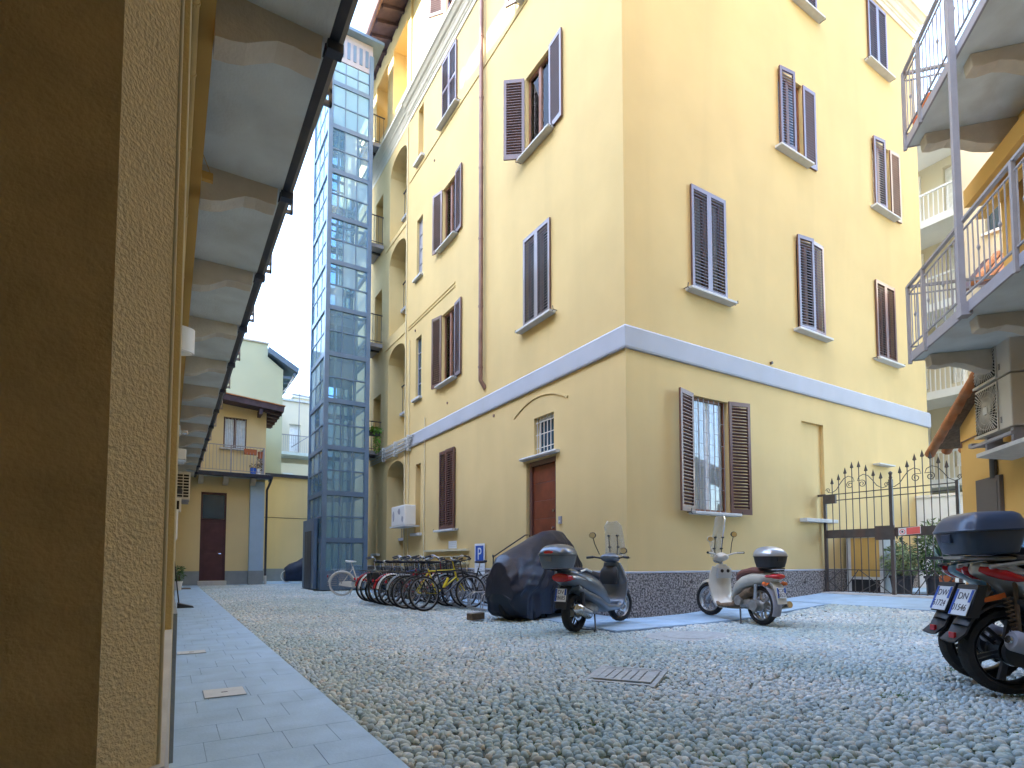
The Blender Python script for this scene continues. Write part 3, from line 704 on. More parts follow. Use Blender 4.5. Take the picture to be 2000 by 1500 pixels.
b = MB(); b.box(-.31, .135, .05, .31, .145, .70); b.build('pane', 'gdark', tr)
b = MB()
for k in range(6): b.bar((-.30 + .12 * k, .05, 0), (-.30 + .12 * k, .05, .755), .013, .013)
for z in (.12, .40, .65): b.bar((-.36, .05, z), (.36, .05, z), .012, .014)
b.build('window_grille', 'bikew', tr)
b = MB(); b.box(-1.0, -.50, -.02, .62, -.02, .16); b.box(-.75, -.50, .16, .60, -.02, .32); b.build('doorstep', 'sill', mbd, loc=(0, 9.39 - YM, 0), rot=(0, 0, WM), bevel=.01)
b = MB(); b.tube([(-.52, 10.42 - YM, .0), (-.52, 10.42 - YM, 1.03), (-.52, 9.15 - YM, 1.446), (-.52, 9.0 - YM, 1.446), (-.52, 9.0 - YM, .3)], .014, 8)
b.tube([(-.52, 10.42 - YM, 1.03), (-.50, 10.46 - YM, 1.06)], .022, 8); b.build('handrail', 'iron', mbd, smooth=50)
b = MB(); b.box(-.03, 8.66 - YM, 1.66, .0, 8.75 - YM, 1.80); ic = b.build('intercom', 'greyp', mbd)
b = MB(); b.box(-.034, 8.685 - YM, 1.69, -.03, 8.725 - YM, 1.72); b.build('button', 'sill', ic)

# ------------------------------------------------------------------ pipes and vents on the building
b = MB(); b.tube([(-.10, 11.8 - YM, 15.35), (-.10, 11.8 - YM, 5.45), (-.10, 11.8 - YM, 5.30), (.0, 11.74 - YM, 5.10)], .055, 10)
dp = b.build('downpipe', 'copper', mbd, smooth=50)
b = MB()
for z in (5.6, 7.1, 8.8, 10.6, 12.4, 14.0): b.tube([(-.10, 11.8 - YM, z), (-.10, 11.8 - YM, z + .05)], .064, 10)
b.build('pipe_clip', 'copper', dp)
for i, (yv, zv) in enumerate(((13.89, 5.27), (11.31, 4.34), (16.3, 8.15), (14.9, 12.8))):
    b = MB(); b.tube([(.0, yv - YM, zv), (-.02, yv - YM, zv)], .035, 12); b.build('vent', 'copper', mbd)
for xv, zv in ((10.4, 4.98), (7.9, .58), (11.35, .50)):
    b = MB(); b.tube([(xv - XM, .0, zv), (xv - XM, -.045, zv)], .03, 12); b.build('vent', 'iron', mbd)
b = MB(); b.box(14.33 - XM, -.16, 3.24, 15.07 - XM, .0, 3.27); b.build('wall_shelf', 'sill', mbd)
# conduits around the stair bay
b = MB()
b.tube([(-.03, 16.72 - YM, 8.0), (-.03, 16.72 - YM, .8)], .016, 6); b.tube([(-.03, 17.06 - YM, 15.3), (-.03, 17.06 - YM, .4)], .022, 6)
b.tube([(-.03, 15.42 - YM, 5.2), (-.03, 15.42 - YM, .8)], .016, 6)
b.tube([(-.03, 15.4 - YM, 1.05), (-.03, 12.6 - YM, 1.06)], .018, 6); b.tube([(-.035, 12.6 - YM, 1.10), (-.035, 12.6 - YM, .45)], .018, 6)
b.build('conduit', 'bead', mbd, smooth=50)
for z in (.86, 1.20):
    b = MB(); b.box(-.09, 12.55 - YM, z, -.0, 15.3 - YM, z + .055); b.build('cable_trunking', 'bead', mbd)
# bundle of pipes along the band over the stair bay
for k in range(7):
    b = MB(); b.tube([(-.09 - .02 * (k % 2), 16.2 - YM + .15 * k * .4, 4.84 - k * .062), (-.09 - .02 * (k % 2), 20.5 - YM, 4.84 - k * .062)], .02, 6); b.build('pipe', 'sill', mbd, smooth=50)
b = MB()
for y_ in (16.6, 17.8, 19.0): b.box(-.13, y_ - YM, 4.40, -.0, y_ + .04 - YM, 4.90)
b.build('pipe_bracket', 'sill', mbd)
# ================================================================== LEFT BUILDING WITH GALLERY
lb = thing('gallery_building', 'ochre building at the left edge with rough plastered corner and concrete gallery overhead', 'building', (0, .75, 0))
def L(x, y, z): return (x, y - .75, z)
A_ = (-.0553, .701); B_ = (-.003, .75)
w = MB(xf=L)
w.quad((-.003, .75, .0), (-.003, 2.4, .0), (-.003, 2.4, 3.9), (-.003, .75, 3.9))
w.build('wall', 'bead', lb)
w = MB(xf=L)
Y0, Y1 = 2.4, 24.9
wallgrid(w, (Y0, Y1), (0, 8.6), [(5.2, 6.2, .0, 2.5), (9.0, 10.0, .0, 2.5), (12.8, 13.7, .9, 2.5), (17.5, 18.5, 0, 2.5), (4.2, 5.2, 5.2, 7.4), (9.2, 10.2, 5.2, 7.4), (14.2, 15.2, 5.2, 7.4), (19.2, 20.2, 5.2, 7.4)], lambda u, v, d: (-d, u, v), .2, .2)
w.quad((0, -12, 3.2), (0, 2.4, 3.2), (0, 2.4, 8.6), (0, -12, 8.6)); w.quad((0, -12, 0), (0, -1.6, 0), (0, -1.6, 3.2), (0, -12, 3.2))
w.hexa([(-9, -12, 8.6), (0, -12, 8.6), (0, 24.9, 8.6), (-9, 24.9, 8.6), (-9, -12, 8.9), (0, -12, 8.9), (0, 24.9, 8.9), (-9, 24.9, 8.9)])
w.build('wall', ['stucco', 'room'], lb)
w = MB(xf=L); w.hexa([(-5, -12, 10.6), (.8, -12, 8.75), (.8, 24.9, 8.75), (-5, 24.9, 10.6), (-5, -12, 10.9), (.8, -12, 9.0), (.8, 24.9, 9.0), (-5, 24.9, 10.9)])
w.build('roof', 'eave', lb)
# unseen blocks added beyond the gallery building and behind the viewer to shade the courtyard
tb_ = thing('unseen_shade_block', 'unseen tall cream block added beyond the gallery building to shade the courtyard', 'building', (-28, 10, 0))
def TB(x, y, z): return (x + 28, y - 10, z)
w = MB(xf=TB)
for y0, y1, T0, T1 in ((-30, 6.5, 34, 34), (6.5, 14.75, 30.05, 30.92), (14.75, 60, 34, 34)):  # roofline stepped so a streak of sun reaches the yellow facade
    w.hexa([(-34, y0, 0), (-22, y0, 0), (-22, y1, 0), (-34, y1, 0), (-34, y0, T0 - 2), (-22, y0, T0), (-22, y1, T1), (-34, y1, T1 - 2)])
w.build('wall', 'cream', tb_)
w = MB(xf=TB); w.hexa([(-22.6, 6.5, 31.0), (-22, 6.5, 31.0), (-22, 14.75, 31.60), (-22.6, 14.75, 31.60), (-22.6, 6.5, 35), (-22, 6.5, 35), (-22, 14.75, 35), (-22.6, 14.75, 35)])  # added screen; the gap beneath it shapes the sun streak
for q_ in (7, 10.5, 14.2): w.box(-22.4, q_, 29.5, -22.2, q_ + .2, 31.5)
w.build('sun_streak_screen', 'cream', tb_)
bb_ = thing('unseen_rear_shade_block', 'unseen yellow block added behind the viewer to cut skylight', 'building', (6, -16, 0))
w = MB(); w.box(-16, -6, 0, 16, 3, 26); w.build('wall', 'stucco', bb_)  # added out of view to dim skylight on the right face
w = MB(xf=L); w.quad((-.003, .75, .0), A_ + (.0,), A_ + (3.9,), (-.003, .75, 3.9))
w.build('corner_face', 'rough', lb)
w = MB(xf=L)
w.quad(A_ + (0,), (-6, 1.35, 0), (-6, 1.35, 3.25), A_ + (3.25,)); w.build('passage_wall', 'brown', lb)
w = MB(xf=L)
w.hexa([(-6, -1.6, 3.22), (-.001, -1.6, 3.22), (-.001, .70, 3.22), (-6, 1.35, 3.22), (-6, -1.6, 3.5), (-.001, -1.6, 3.5), (-.001, .70, 3.5), (-6, 1.35, 3.5)])
w.quad((-6, -1.6, 0), (-.0, -1.6, 0), (-.0, -1.6, 3.22), (-6, -1.6, 3.22)); 
w.quad((-6, -1.6, 0), (-6, 1.35, 0), (-6, 1.35, 3.22), (-6, -1.6, 3.22)); w.build('passage', 'brown', lb)
b = MB(xf=L); b.tube([(-.0045, .7515, 0), (-.0045, .7515, 3.9)], .0035, 8); b.build('corner_bead', 'bead', lb, smooth=60)
# base mouldings near the corner
b = MB(xf=L); b.hexa([(-.0625, .692, 0), (.003, .746, 0), (.003, .80, 0), (-.055, .80, 0), (-.0625, .692, .722), (.003, .746, .722), (.003, .80, .735), (-.055, .80, .735)]); b.build('plinth', 'sill', lb)
b = MB(xf=L); b.hexa([(-.01, .80, 0), (.003, .80, 0), (.028, 3.1, 0), (-.01, 3.1, 0), (-.01, .80, .70), (.003, .80, .70), (.028, 3.1, .70), (-.01, 3.1, .70)]); b.build('plinth', 'sill', lb)
b = MB(xf=L); b.box(-.01, 3.1, 0, .045, 24.7, .70); b.build('plinth', 'plinthg', lb)
b = MB(xf=L); b.box(-.01, 2.4, .0, .016, 2.55, 3.9); b.build('pilaster', 'stucco', lb)
# gallery slab, edge beam, gutter
b = MB(xf=L); b.box(-.001, -3, 4.10, .745, 24.2, 4.24); gs = b.build('gallery_slab', 'slab', lb)
b = MB(xf=L); b.box(.0, -3, 3.90, .14, 24.6, 4.098); b.build('beam', 'beamy', lb)
b = MB(xf=L); b.prism([(.748, 4.10), (.80, 4.085), (.835, 4.12), (.84, 4.26), (.748, 4.26)], 'y', -3, 24.25); b.build('gutter', 'gutter', lb)
yb = 3.34; k = 0
ys_ = []
while yb < 24: ys_.append(yb); yb += 1.62
ys_ = [.1, 1.72] + ys_
for yb in ys_:
    b = MB(xf=L); t_ = .17
    prof_ = [(.0, 4.10), (.0, 3.82), (.12, 3.815), (.22, 3.825), (.30, 3.85), (.38, 3.90), (.46, 3.945), (.55, 3.955), (.64, 3.945), (.70, 3.95), (.71, 4.10)]
    prof_ = [(max(a_, .141), c_) for a_, c_ in prof_]; fine = []
    for (a0, a1), (c0, c1) in zip(prof_[1:-1], prof_[2:]): fine += [(a0 + (c0 - a0) * q / 3, a1 + (c1 - a1) * q / 3) for q in range(3)]
    fine = [(.141, 4.10)] + fine + [(.71, 4.10)]
    b.prism(fine, 'y', yb, yb + t_); o = b.build('bracket', 'brk', lb, bevel=.008)
    b = MB(xf=L); b.tube([(.72, yb + .03, 4.0), (.735, yb + .03, 4.09)], .006, 6); b.box(.735, yb - .02, 4.03, .83, yb + .05, 4.088); b.build('gutter_strap', 'gutter', lb)
# railing fixings of the gallery poking past the gutter
for i, y_ in enumerate([2.2, 3.9, 5.35, 6.6, 8.1, 9.8, 11.5, 13.2, 15.0, 16.8, 18.6, 20.5, 22.4]):
    b = MB(xf=L); b.box(.84, y_, 4.15, .90, y_ + .03, 4.18); b.box(.88, y_, 4.15, .90, y_ + .03, 5.2); b.box(.84, y_, 4.24, .90, y_ + .03, 4.27)
    b.build('rail_post', 'greyp', lb)
b = MB(xf=L); b.box(.875, -3, 5.2, .915, 24.2, 5.24); b.build('handrail', 'greyp', lb)
# pipes running under the gallery
b = MB(xf=L); b.tube([(.036, 1.0, 3.84), (.036, 24.3, 3.84)], .027, 12); gp = b.build('gas_pipe', 'pipey', lb, smooth=50)
for y_ in [2.45, 2.8, 3.2, 3.7, 4.4, 5.3, 6.5, 8, 10, 13, 16, 19, 22]:
    b = MB(xf=L); b.tube([(.036, y_, 3.84), (.036, y_ + .018, 3.84)], .031, 12); b.build('pipe_clip', 'pipey', gp)
b = MB(xf=L)
for y_ in (2.62, 3.0): b.tube([(.036, y_, 3.84), (.036, y_ + .004, 3.84)], .0292, 12)
b.build('cable_tie', 'cable', gp)
b = MB(xf=L)
cp = [(.008 + .004 * math.sin(q * 2.1), 1.9 + q * .5, 3.80 + .02 * math.sin(q * 1.3)) for q in range(46)]
b.tube(cp, .005, 5); b.tube([(x_ + .006, y_, z_ - .03) for x_, y_, z_ in cp], .004, 5); b.build('cable', 'cable', lb)
b = MB(xf=L); b.tube([(.012, 2.42, 0.1), (.012, 2.42, 3.8)], .010, 8); b.build('conduit', 'bead', lb, smooth=60)
b = MB(xf=L); b.box(.14, 4.72, 3.84, .215, 4.76, 3.90); b.tube([(.14, 4.70, 4.02), (.20, 4.74, 3.90)], .003, 5); b.build('pipe_stub', 'beamy', lb)

def small(name, label, cat, loc, boxes, group=None):
    t = thing(name, label, cat, loc, 0, group)
    for nm, m_, bx_, bv in boxes:
        b = MB()
        for q in bx_: b.box(*q)
        b.build(nm, m_, t, bevel=bv)
    return t
t = thing('wall_lamp', 'white half-round wall lamp below the gallery on the left wall', 'lamp', (.0, 7.0, 3.21))
b = MB(); pts_ = [(.11 * math.sin(q * PI / 10) * 1.7, .11 * math.cos(q * PI / 10)) for q in range(11)]
b.prism([(x_, y_) for x_, y_ in pts_], 'z', .0, .27); b.build('shade', 'plastic', t, smooth=40, bevel=.006)
b = MB(); b.prism([(x_ * .88, y_ * .88) for x_, y_ in pts_], 'z', -.006, .0); b.build('diffuser', 'white', t)
b = MB(); b.box(.10, -.035, .2, .155, .0, .215); b.build('badge', 'ink', t)
small('wall_lamp', 'small pale box lamp on the left wall, between the half-round lamp and the air conditioner', 'lamp', (.0, 9.6, 2.45), [('housing', 'plastic', [(.0, 0, 0, .19, .3, .16)], .01), ('diffuser', 'signw', [(.02, .02, -.03, .17, .28, 0)], .01)])
small('junction_box', 'small cream box with spotlight on the left wall, near the far end of the gallery', 'box', (.0, 10.8, 3.05), [('box', 'plastic', [(.0, 0, 0, .12, .2, .16)], .01), ('spotlight', 'chrome', [(.12, .02, .02, .23, .12, .09)], .02)])
t = thing('air_conditioner', 'cream air conditioner with slatted side hanging on the left wall', 'air conditioner', (.12, 16.4, 2.5))
b = MB(); b.box(0, 0.012, 0, .31, .85, .70); b.build('casing', 'acw', t, bevel=.012)
for r_ in range(8):
    for c_ in range(2): b = MB(); b.box(.03 + c_ * .135, .004, .06 + r_ * .075, .03 + c_ * .135 + .115, .011, .06 + r_ * .075 + .048); b.build('slot', 'black', t)
b = MB(); b.box(-.12, .1, -.06, .30, .14, -.002); b.box(-.12, .7, -.06, .30, .74, -.002); b.build('bracket', 'greyp', t)
small('spotlight', 'black round wall spotlight under the air conditioner', 'lamp', (.0, 11.5, 2.15), [('arm', 'cable', [(.0, .05, .05, .08, .09, .09)], 0), ('head', 'cable', [(.05, 0, 0, .19, .14, .09)], .03)])
small('meter_box', 'grey-white meter box on the left wall above the broom', 'meter box', (.0, 9.2, 1.25), [('box', 'plastic', [(.0, 0, 0, .10, .5, .42)], .01), ('door', 'sill', [(.1, .02, .02, .106, .48, .40)], 0)])
small('alarm_box', 'small dark ventilation box beside the air conditioner on the left wall', 'box', (.0, 14.6, 2.05), [('box', 'plastic', [(.0, 0, 0, .22, .2, .3)], .01), ('opening', 'black', [(.05, -.006, .05, .18, 0, .24)], 0)])
small('wooden_board', 'narrow wooden board standing against the left wall', 'board', (.0, 11.0, .05), [('board', 'orange', [(.045, 0, .0, .07, .3, 1.12)], 0), ('cap', 'pipey', [(.04, -.01, 1.12, .09, .32, 1.25)], .004)])
small('letter_box', 'tall grey metal box standing by the left wall near the plant', 'box', (.0, 17.5, .3), [('box', 'greyp', [(.045, 0, 0, .16, .5, 1.3)], .01), ('door', 'sill', [(.16, .02, .05, .166, .48, 1.25)], 0)])
t = thing('broom', 'broom leaning against the left wall above the dustpan', 'broom', (.10, 13.3, .012))
b = MB(); b.tube([(.03, .1, .04), (-.03, .3, 1.25)], .013, 8); b.build('handle', 'cable', t, smooth=60)
b = MB(); b.box(-.04, -.05, .0, .06, .22, .07); b.build('brush', 'bplast', t)
t = thing('dustpan', 'black long-handled dustpan on the left pavement', 'dustpan', (.21, 13.1, .012))
b = MB(); b.hexa([(-.03, -.16, 0), (.26, -.13, 0), (.26, .13, 0), (-.03, .16, 0), (-.03, -.16, .10), (.24, -.13, .025), (.24, .13, .025), (-.03, .16, .10)]); b.build('pan', 'bplast', t)
b = MB(); b.tube([(.0, 0, .08), (-.10, .02, .95)], .011, 8); b.build('handle', 'cable', t, smooth=60)
small('doormat', 'brown doormat on the left pavement beside the potted plant', 'doormat', (.42, 21.8, .013), [('mat', 'bark', [(-.25, -.4, 0, .25, .3, .015)], 0)])

def leaves(mb, c, rad, n, s=.05, asp=.45, droop=.3, rr=None, shell=0.0):
    r_ = rr or random
    for k in range(n):
        v = Vector((r_.gauss(0, 1), r_.gauss(0, 1), r_.gauss(0, 1))).normalized() * (r_.random() ** (1 / 3) * (1 - shell) + shell)
        p = Vector((c[0] + v.x * rad[0], c[1] + v.y * rad[1], c[2] + v.z * rad[2]))
        d = Vector((v.x + r_.uniform(-.7, .7), v.y + r_.uniform(-.7, .7), v.z * .5 + r_.uniform(-.5, .7) - droop)).normalized()
        sd_ = d.cross(Vector((r_.uniform(-1, 1), r_.uniform(-1, 1), 1))).normalized(); L_ = s * r_.uniform(.6, 1.4); W_ = L_ * asp * .5
        q = p + d * L_; m_ = p + d * L_ * .5; up = d.cross(sd_) * L_ * .08
        mb.add([p, m_ + sd_ * W_ - up, q, m_ - sd_ * W_ - up], [(0, 1, 2, 3)])
def potted(name, label, loc, pr_, ph, pm, fol, group=None, stem=False):
    t = thing(name, label, 'plant', loc, 0, group)
    b = MB(); b.loftz([(0, 0, pr_ * .75, pr_ * .75), (ph * .85, 0, pr_ * .95, pr_ * .95), (ph * .86, 0, pr_ * 1.05, pr_ * 1.05), (ph, 0, pr_ * 1.05, pr_ * 1.05), (ph, 0, pr_ * .9, pr_ * .9), (ph - .04, 0, pr_ * .85, pr_ * .85)], 2, 20)
    b.build('pot', pm, t, smooth=40)
    for (m_, c, rad, n, s, asp) in fol:
        b = MB(); leaves(b, c, rad, n, s, asp); b.build('foliage', m_, t)
    b = MB()
    for k in range(4): b.tube([(0, 0, ph - .05), (random.uniform(-.08, .08), random.uniform(-.08, .08), ph + .18), (random.uniform(-.15, .15), random.uniform(-.15, .15), ph + fol[0][1][2] * .5)], .008, 5)
    b.build('stem', 'bark', t); return t
potted('potted_plant', 'small green plant in a white pot at the far end of the left pavement', (.28, 20.8, .014), .14, .28, 'white', [('leaf', (0, 0, .52), (.17, .17, .26), 260, .10, .4)])

# ================================================================== LIFT TOWER
tx0, tx1, ty0, ty1 = 4.20, 5.70, 18.6, 20.9
tw = thing('lift_tower', 'tall dark blue steel and glass lift tower at the back of the courtyard', 'lift tower', (tx0, ty0, 0))
def T(x, y, z): return (x - tx0, y - ty0, z)
for (x, y) in ((tx0, ty0), (tx1, ty0), (tx0, ty1), (tx1, ty1)):
    b = MB(xf=T); sx = 1 if x == tx0 else -1; sy = 1 if y == ty0 else -1; b.box(x, y, 0, x + sx * .14, y + sy * .14, 18.6); b.build('post', 'bluegrey', tw)
levels = [1.62, 3.16, 4.66, 6.22, 7.78, 9.34, 10.90, 12.46, 14.02, 15.58, 17.10]
H_ = .15
for z in levels:
    b = MB(xf=T)
    b.box(tx0 + .14, ty0 + .012, z - H_ / 2, tx1 - .14, ty0 + .12, z + H_ / 2); b.box(tx0 + .012, ty0 + .14, z - H_ / 2, tx0 + .12, ty1 - .14, z + H_ / 2)
    b.box(tx0 + .14, ty1 - .12, z - H_ / 2, tx1 - .14, ty1 - .012, z + H_ / 2); b.box(tx1 - .12, ty0 + .14, z - H_ / 2, tx1 - .012, ty1 - .14, z + H_ / 2)
    b.build('beam', 'bluegrey', tw)
zz = [.62] + levels + [18.0]
PX = [tx0 + .14, tx0 + .555, tx0 + .965, tx1 - .14]; PY = [ty0 + .14, ty0 + .82, ty0 + 1.48, ty1 - .14]
PMESH = {}
def pane(x0, y0, x1, y1, z0, z1, m_='tglass'):
    key = (round(abs(x1 - x0), 3), round(abs(y1 - y0), 3), round(z1 - z0, 3), m_)
    if key not in PMESH:
        b = MB(); b.box(0, 0, 0, abs(x1 - x0), abs(y1 - y0), z1 - z0); o = b.build('pane', m_); PMESH[key] = o.data; bpy.data.objects.remove(o)
    o = bpy.data.objects.new('pane', PMESH[key]); COL.objects.link(o); o.parent = tw; o.location = T(min(x0, x1), min(y0, y1), z0)
gb = MB(xf=T)
for i in range(len(zz) - 1):
    z0, z1 = zz[i] + (H_ / 2 if i else 0), zz[i + 1] - H_ / 2; zm = (z0 + z1) / 2
    mm = 'topglass' if i >= 10 else None  # palest panes at the top; bright haze put into their colour
    rows = [(z0, zm - .02), (zm + .02, z1)] if i else [(z0, z1)]
    for a_, c_ in rows:
        for k in range(3):
            pane(PX[k] + .015, ty0 + .05, PX[k + 1] - .015, ty0 + .058, a_, c_, mm or random.choice(['tglass', 'tglass1', 'tglass2', 'tglass2'] if i > 4 else ['tglass1', 'tglass2', 'tglass2']))  # random mix imitates reflections by colour, less pale low down
            pane(tx0 + .05, PY[k] + .012, tx0 + .058, PY[k + 1] - .012, a_, c_, mm or random.choice(['tglass', 'tglass2', 'tglass1']))
    if i:
        gb.box(tx0 + .14, ty0 + .03, zm - .02, tx1 - .14, ty0 + .08, zm + .02); gb.box(tx0 + .03, ty0 + .14, zm - .02, tx0 + .08, ty1 - .14, zm + .02)
        gb.box(tx0 + .14, ty1 - .08, zm - .02, tx1 - .14, ty1 - .03, zm + .02); gb.box(tx1 - .08, ty0 + .14, zm - .02, tx1 - .03, ty1 - .14, zm + .02)
    for k in (1, 2):
        gb.box(PX[k] - .015, ty0 + .035, z0, PX[k] + .015, ty0 + .075, z1); gb.box(tx0 + .035, PY[k] - .015, z0, tx0 + .075, PY[k] + .015, z1)
gb.build('glazing_bars', 'bluegrey', tw)
b = MB(xf=T); b.box(tx0 + .14, ty1 - .06, .6, tx1 - .14, ty1 - .052, 17.9); b.build('rear_glazing', 'tglass1', tw)
b = MB(xf=T); b.box(tx0 + .02, ty0 + .02, 0, tx1 - .02, ty0 + .10, .62); b.box(tx0 + .02, ty0 + .1, 0, tx0 + .10, ty1, .62)
bp_ = b.build('base_panel', 'bluegrey', tw)
for r_ in range(7):
    for c_ in range(3): b = MB(xf=T); b.box(tx0 + .20 + c_ * .36, ty0 + .008, .14 + r_ * .06, tx0 + .50 + c_ * .36, ty0 + .019, .16 + r_ * .06); b.build('vent_slot', 'greyp', bp_)
b = MB(xf=T); b.box(tx0 - .12, ty0 + .60, 0, tx0 - .005, ty1 + .05, 2.35)
po = b.build('portal', 'bluegrey', tw, bevel=.01)
b = MB(xf=T); b.box(tx0 - .135, ty0 + .95, .02, tx0 - .121, ty1 - .35, 1.95); b.build('lift_door', 'gutter', po)
b = MB(xf=T); b.box(tx0 - .14, ty0 + 1.58, .05, tx0 - .136, ty0 + 1.60, 1.93); b.build('door_seam', 'chrome', po)
# head of the tower: louvred top and roof
b = MB(xf=T); b.box(tx0 + .03, ty0 + .03, 17.95, tx1 - .03, ty1 - .03, 18.98); hd = b.build('head', 'greyp', tw)
for k in range(6): b = MB(xf=T); b.box(tx0 + .16 + k * .21, ty0 + .012, 18.12, tx0 + .26 + k * .21, ty0 + .029, 18.72); b.build('louvre', 'bluegrey', hd)
for k in range(6): b = MB(xf=T); b.box(tx0 + .012, ty0 + .2 + k * .34, 18.12, tx0 + .029, ty0 + .36 + k * .34, 18.72); b.build('louvre', 'bluegrey', hd)
b = MB(xf=T); b.box(tx0 - .25, ty0 - .22, 19.0, tx1 + .30, ty1 + .3, 19.10); b.build('roof', 'bluegrey', tw)
# lift machinery seen through the glass
b = MB(xf=T)
for (x, y) in ((tx0 + .42, ty0 + .45), (tx0 + 1.1, ty0 + .45), (tx0 + .42, ty1 - .35), (tx0 + 1.1, ty1 - .35)): b.box(x, y, .3, x + .07, y + .07, 17.9)
b.build('guide_rail', 'rim', tw)
b = MB(xf=T)
for z in levels: b.box(tx0 + .12, ty0 + .50, z - .04, tx1 - .12, ty0 + .56, z + .04); b.box(tx0 + .12, ty1 - .34, z - .04, tx1 - .12, ty1 - .28, z + .04)
b.build('shaft_brace', 'bluegrey', tw)
b = MB(xf=T); b.box(tx0 + .25, ty0 + .62, 7.2, tx1 - .25, ty1 - .45, 9.5); cr_ = b.build('lift_car', 'rim', tw)
b = MB(xf=T); b.box(tx0 + .3, ty0 + .60, 7.9, tx1 - .3, ty0 + .619, 9.0); b.build('car_window', 'gdark', cr_)
b = MB(xf=T)
for k in range(5): b.tube([(tx0 + .6 + k * .06, ty0 + .9, 9.5), (tx0 + .6 + k * .06, ty0 + .9, 18)], .008, 5)
b.build('lift_cable', 'cable', tw)

# ================================================================== FAR HOUSE (end of the courtyard)
fh = thing('far_house', 'small yellow house at the end of the courtyard with brown door and balcony', 'house', (1.5, 24.75, 0))
def F(x, y, z): return (x - 1.5, y - 24.75, z)
w = MB(xf=F)
wallgrid(w, (-.5, 3.30), (0, 7.2), [(1.03, 1.92, .17, 3.62), (1.74, 2.57, 5.42, 6.66)], lambda u, v, d: (u, 24.75 + d, v), .16, .2)
w.quad((3.30, 24.75, 0), (3.30, 28, 0), (3.30, 28, 7.1), (3.30, 24.75, 7.1)); w.build('wall', ['stucco2', 'room'], fh)
b = MB(xf=F); b.box(-.4, 24.715, -.02, 1.03, 24.76, .545); b.box(1.92, 24.715, -.02, 2.74, 24.76, .545); b.build('plinth', 'plinthg', fh)
b = MB(xf=F); b.box(2.74, 24.50, .55, 3.26, 24.78, 4.12); pi_ = b.build('pillar', 'paleblue', fh)
b = MB(xf=F); b.box(2.73, 24.49, -.02, 3.27, 24.78, .55); b.build('pillar_base', 'plinthg', pi_)
b = MB(xf=F); b.box(.98, 24.60, -.02, 1.97, 24.78, .165); b.build('doorstep', 'sill', fh, bevel=.01)
b = MB(xf=F); b.box(1.03, 24.80, .17, 1.08, 24.9, 3.62); b.box(1.87, 24.80, .17, 1.92, 24.9, 3.62); b.box(1.08, 24.80, 3.55, 1.87, 24.9, 3.62); b.box(1.08, 24.80, 2.50, 1.87, 24.9, 2.57)
d_ = b.build('door', 'doord', fh)
b = MB(xf=F); b.box(1.08, 24.83, .17, 1.87, 24.87, 2.5); b.build('leaf', 'doord', d_)
b = MB(xf=F); b.box(1.16, 24.822, .30, 1.79, 24.829, 1.22); b.box(1.16, 24.822, 1.36, 1.79, 24.829, 2.40); b.build('panel', 'doord', d_, bevel=.004)
b = MB(xf=F); b.box(1.10, 24.85, 2.6, 1.85, 24.86, 3.52); b.build('pane', 'gdark', d_)
b = MB(xf=F); b.tube([(1.76, 24.83, 1.22), (1.76, 24.77, 1.22), (1.68, 24.77, 1.22)], .012, 6); b.build('handle', 'chrome', d_)
b = MB(xf=F); b.box(-.2, 24.0, 4.24, 3.42, 24.76, 4.36); sl = b.build('balcony_slab', 'slab', fh)
b = MB(xf=F); b.prism([(23.93, 4.20), (23.99, 4.18), (23.99, 4.34), (23.90, 4.34)], 'x', .85, 3.48); b.prism([(3.43, 4.18), (3.47, 4.20), (3.50, 4.34), (3.43, 4.34)], 'y', 23.9, 24.9); b.build('gutter', 'gutter', fh)
for x_ in (.9, 1.75, 2.72): b = MB(xf=F); b.prism([(24.05, 4.24), (24.75, 4.24), (24.75, 3.92), (24.4, 3.95), (24.2, 4.08)], 'x', x_, x_ + .18); b.build('bracket', 'brk', fh)
b = MB(xf=F)
for k in range(19): x_ = 1.0 + k * .118; b.bar((x_, 24.04, 4.42), (x_, 24.04, 5.38), .014, .014)
b.bar((.95, 24.04, 5.40), (3.16, 24.04, 5.40), .03, .03); b.bar((.95, 24.04, 4.44), (3.16, 24.04, 4.44), .02, .02)
for x_ in (1.98, 3.15): b.bar((x_, 24.04, 4.36), (x_, 24.04, 5.42), .04, .04)
b.bar((3.15, 24.04, 5.40), (3.15, 24.75, 5.40), .03, .03)
for k in range(6): b.bar((3.15, 24.14 + k * .11, 4.42), (3.15, 24.14 + k * .11, 5.38), .014, .014)
b.build('railing', 'ironp', fh)
window(fh, F(2.155, 24.75, 5.42), 0, .83, 1.24, None, None, hooks=False, wood='doord', sw=.55, d=.08)
b = MB(xf=F)
for k in range(7): b.bar((1.80 + k * .12, 24.80, 5.45), (1.80 + k * .12, 24.80, 6.64), .012, .012)
b.build('window_grille', 'bikew', fh)
b = MB(xf=F); b.hexa([(-1, 24.05, 7.42), (3.85, 24.05, 6.98), (3.85, 27.5, 6.98), (-1, 27.5, 7.42), (-1, 24.05, 7.66), (3.88, 24.05, 7.20), (3.88, 27.5, 7.20), (-1, 27.5, 7.66)]); rf2 = b.build('roof', 'eave', fh)
b = MB(xf=F); b.hexa([(-1, 24.02, 7.665), (3.90, 24.02, 7.205), (3.90, 27.5, 7.205), (-1, 27.5, 7.665), (-1, 24.02, 7.71), (3.92, 24.02, 7.24), (3.92, 27.5, 7.24), (-1, 27.5, 7.71)]); b.build('roof_tiles', 'tile', rf2)
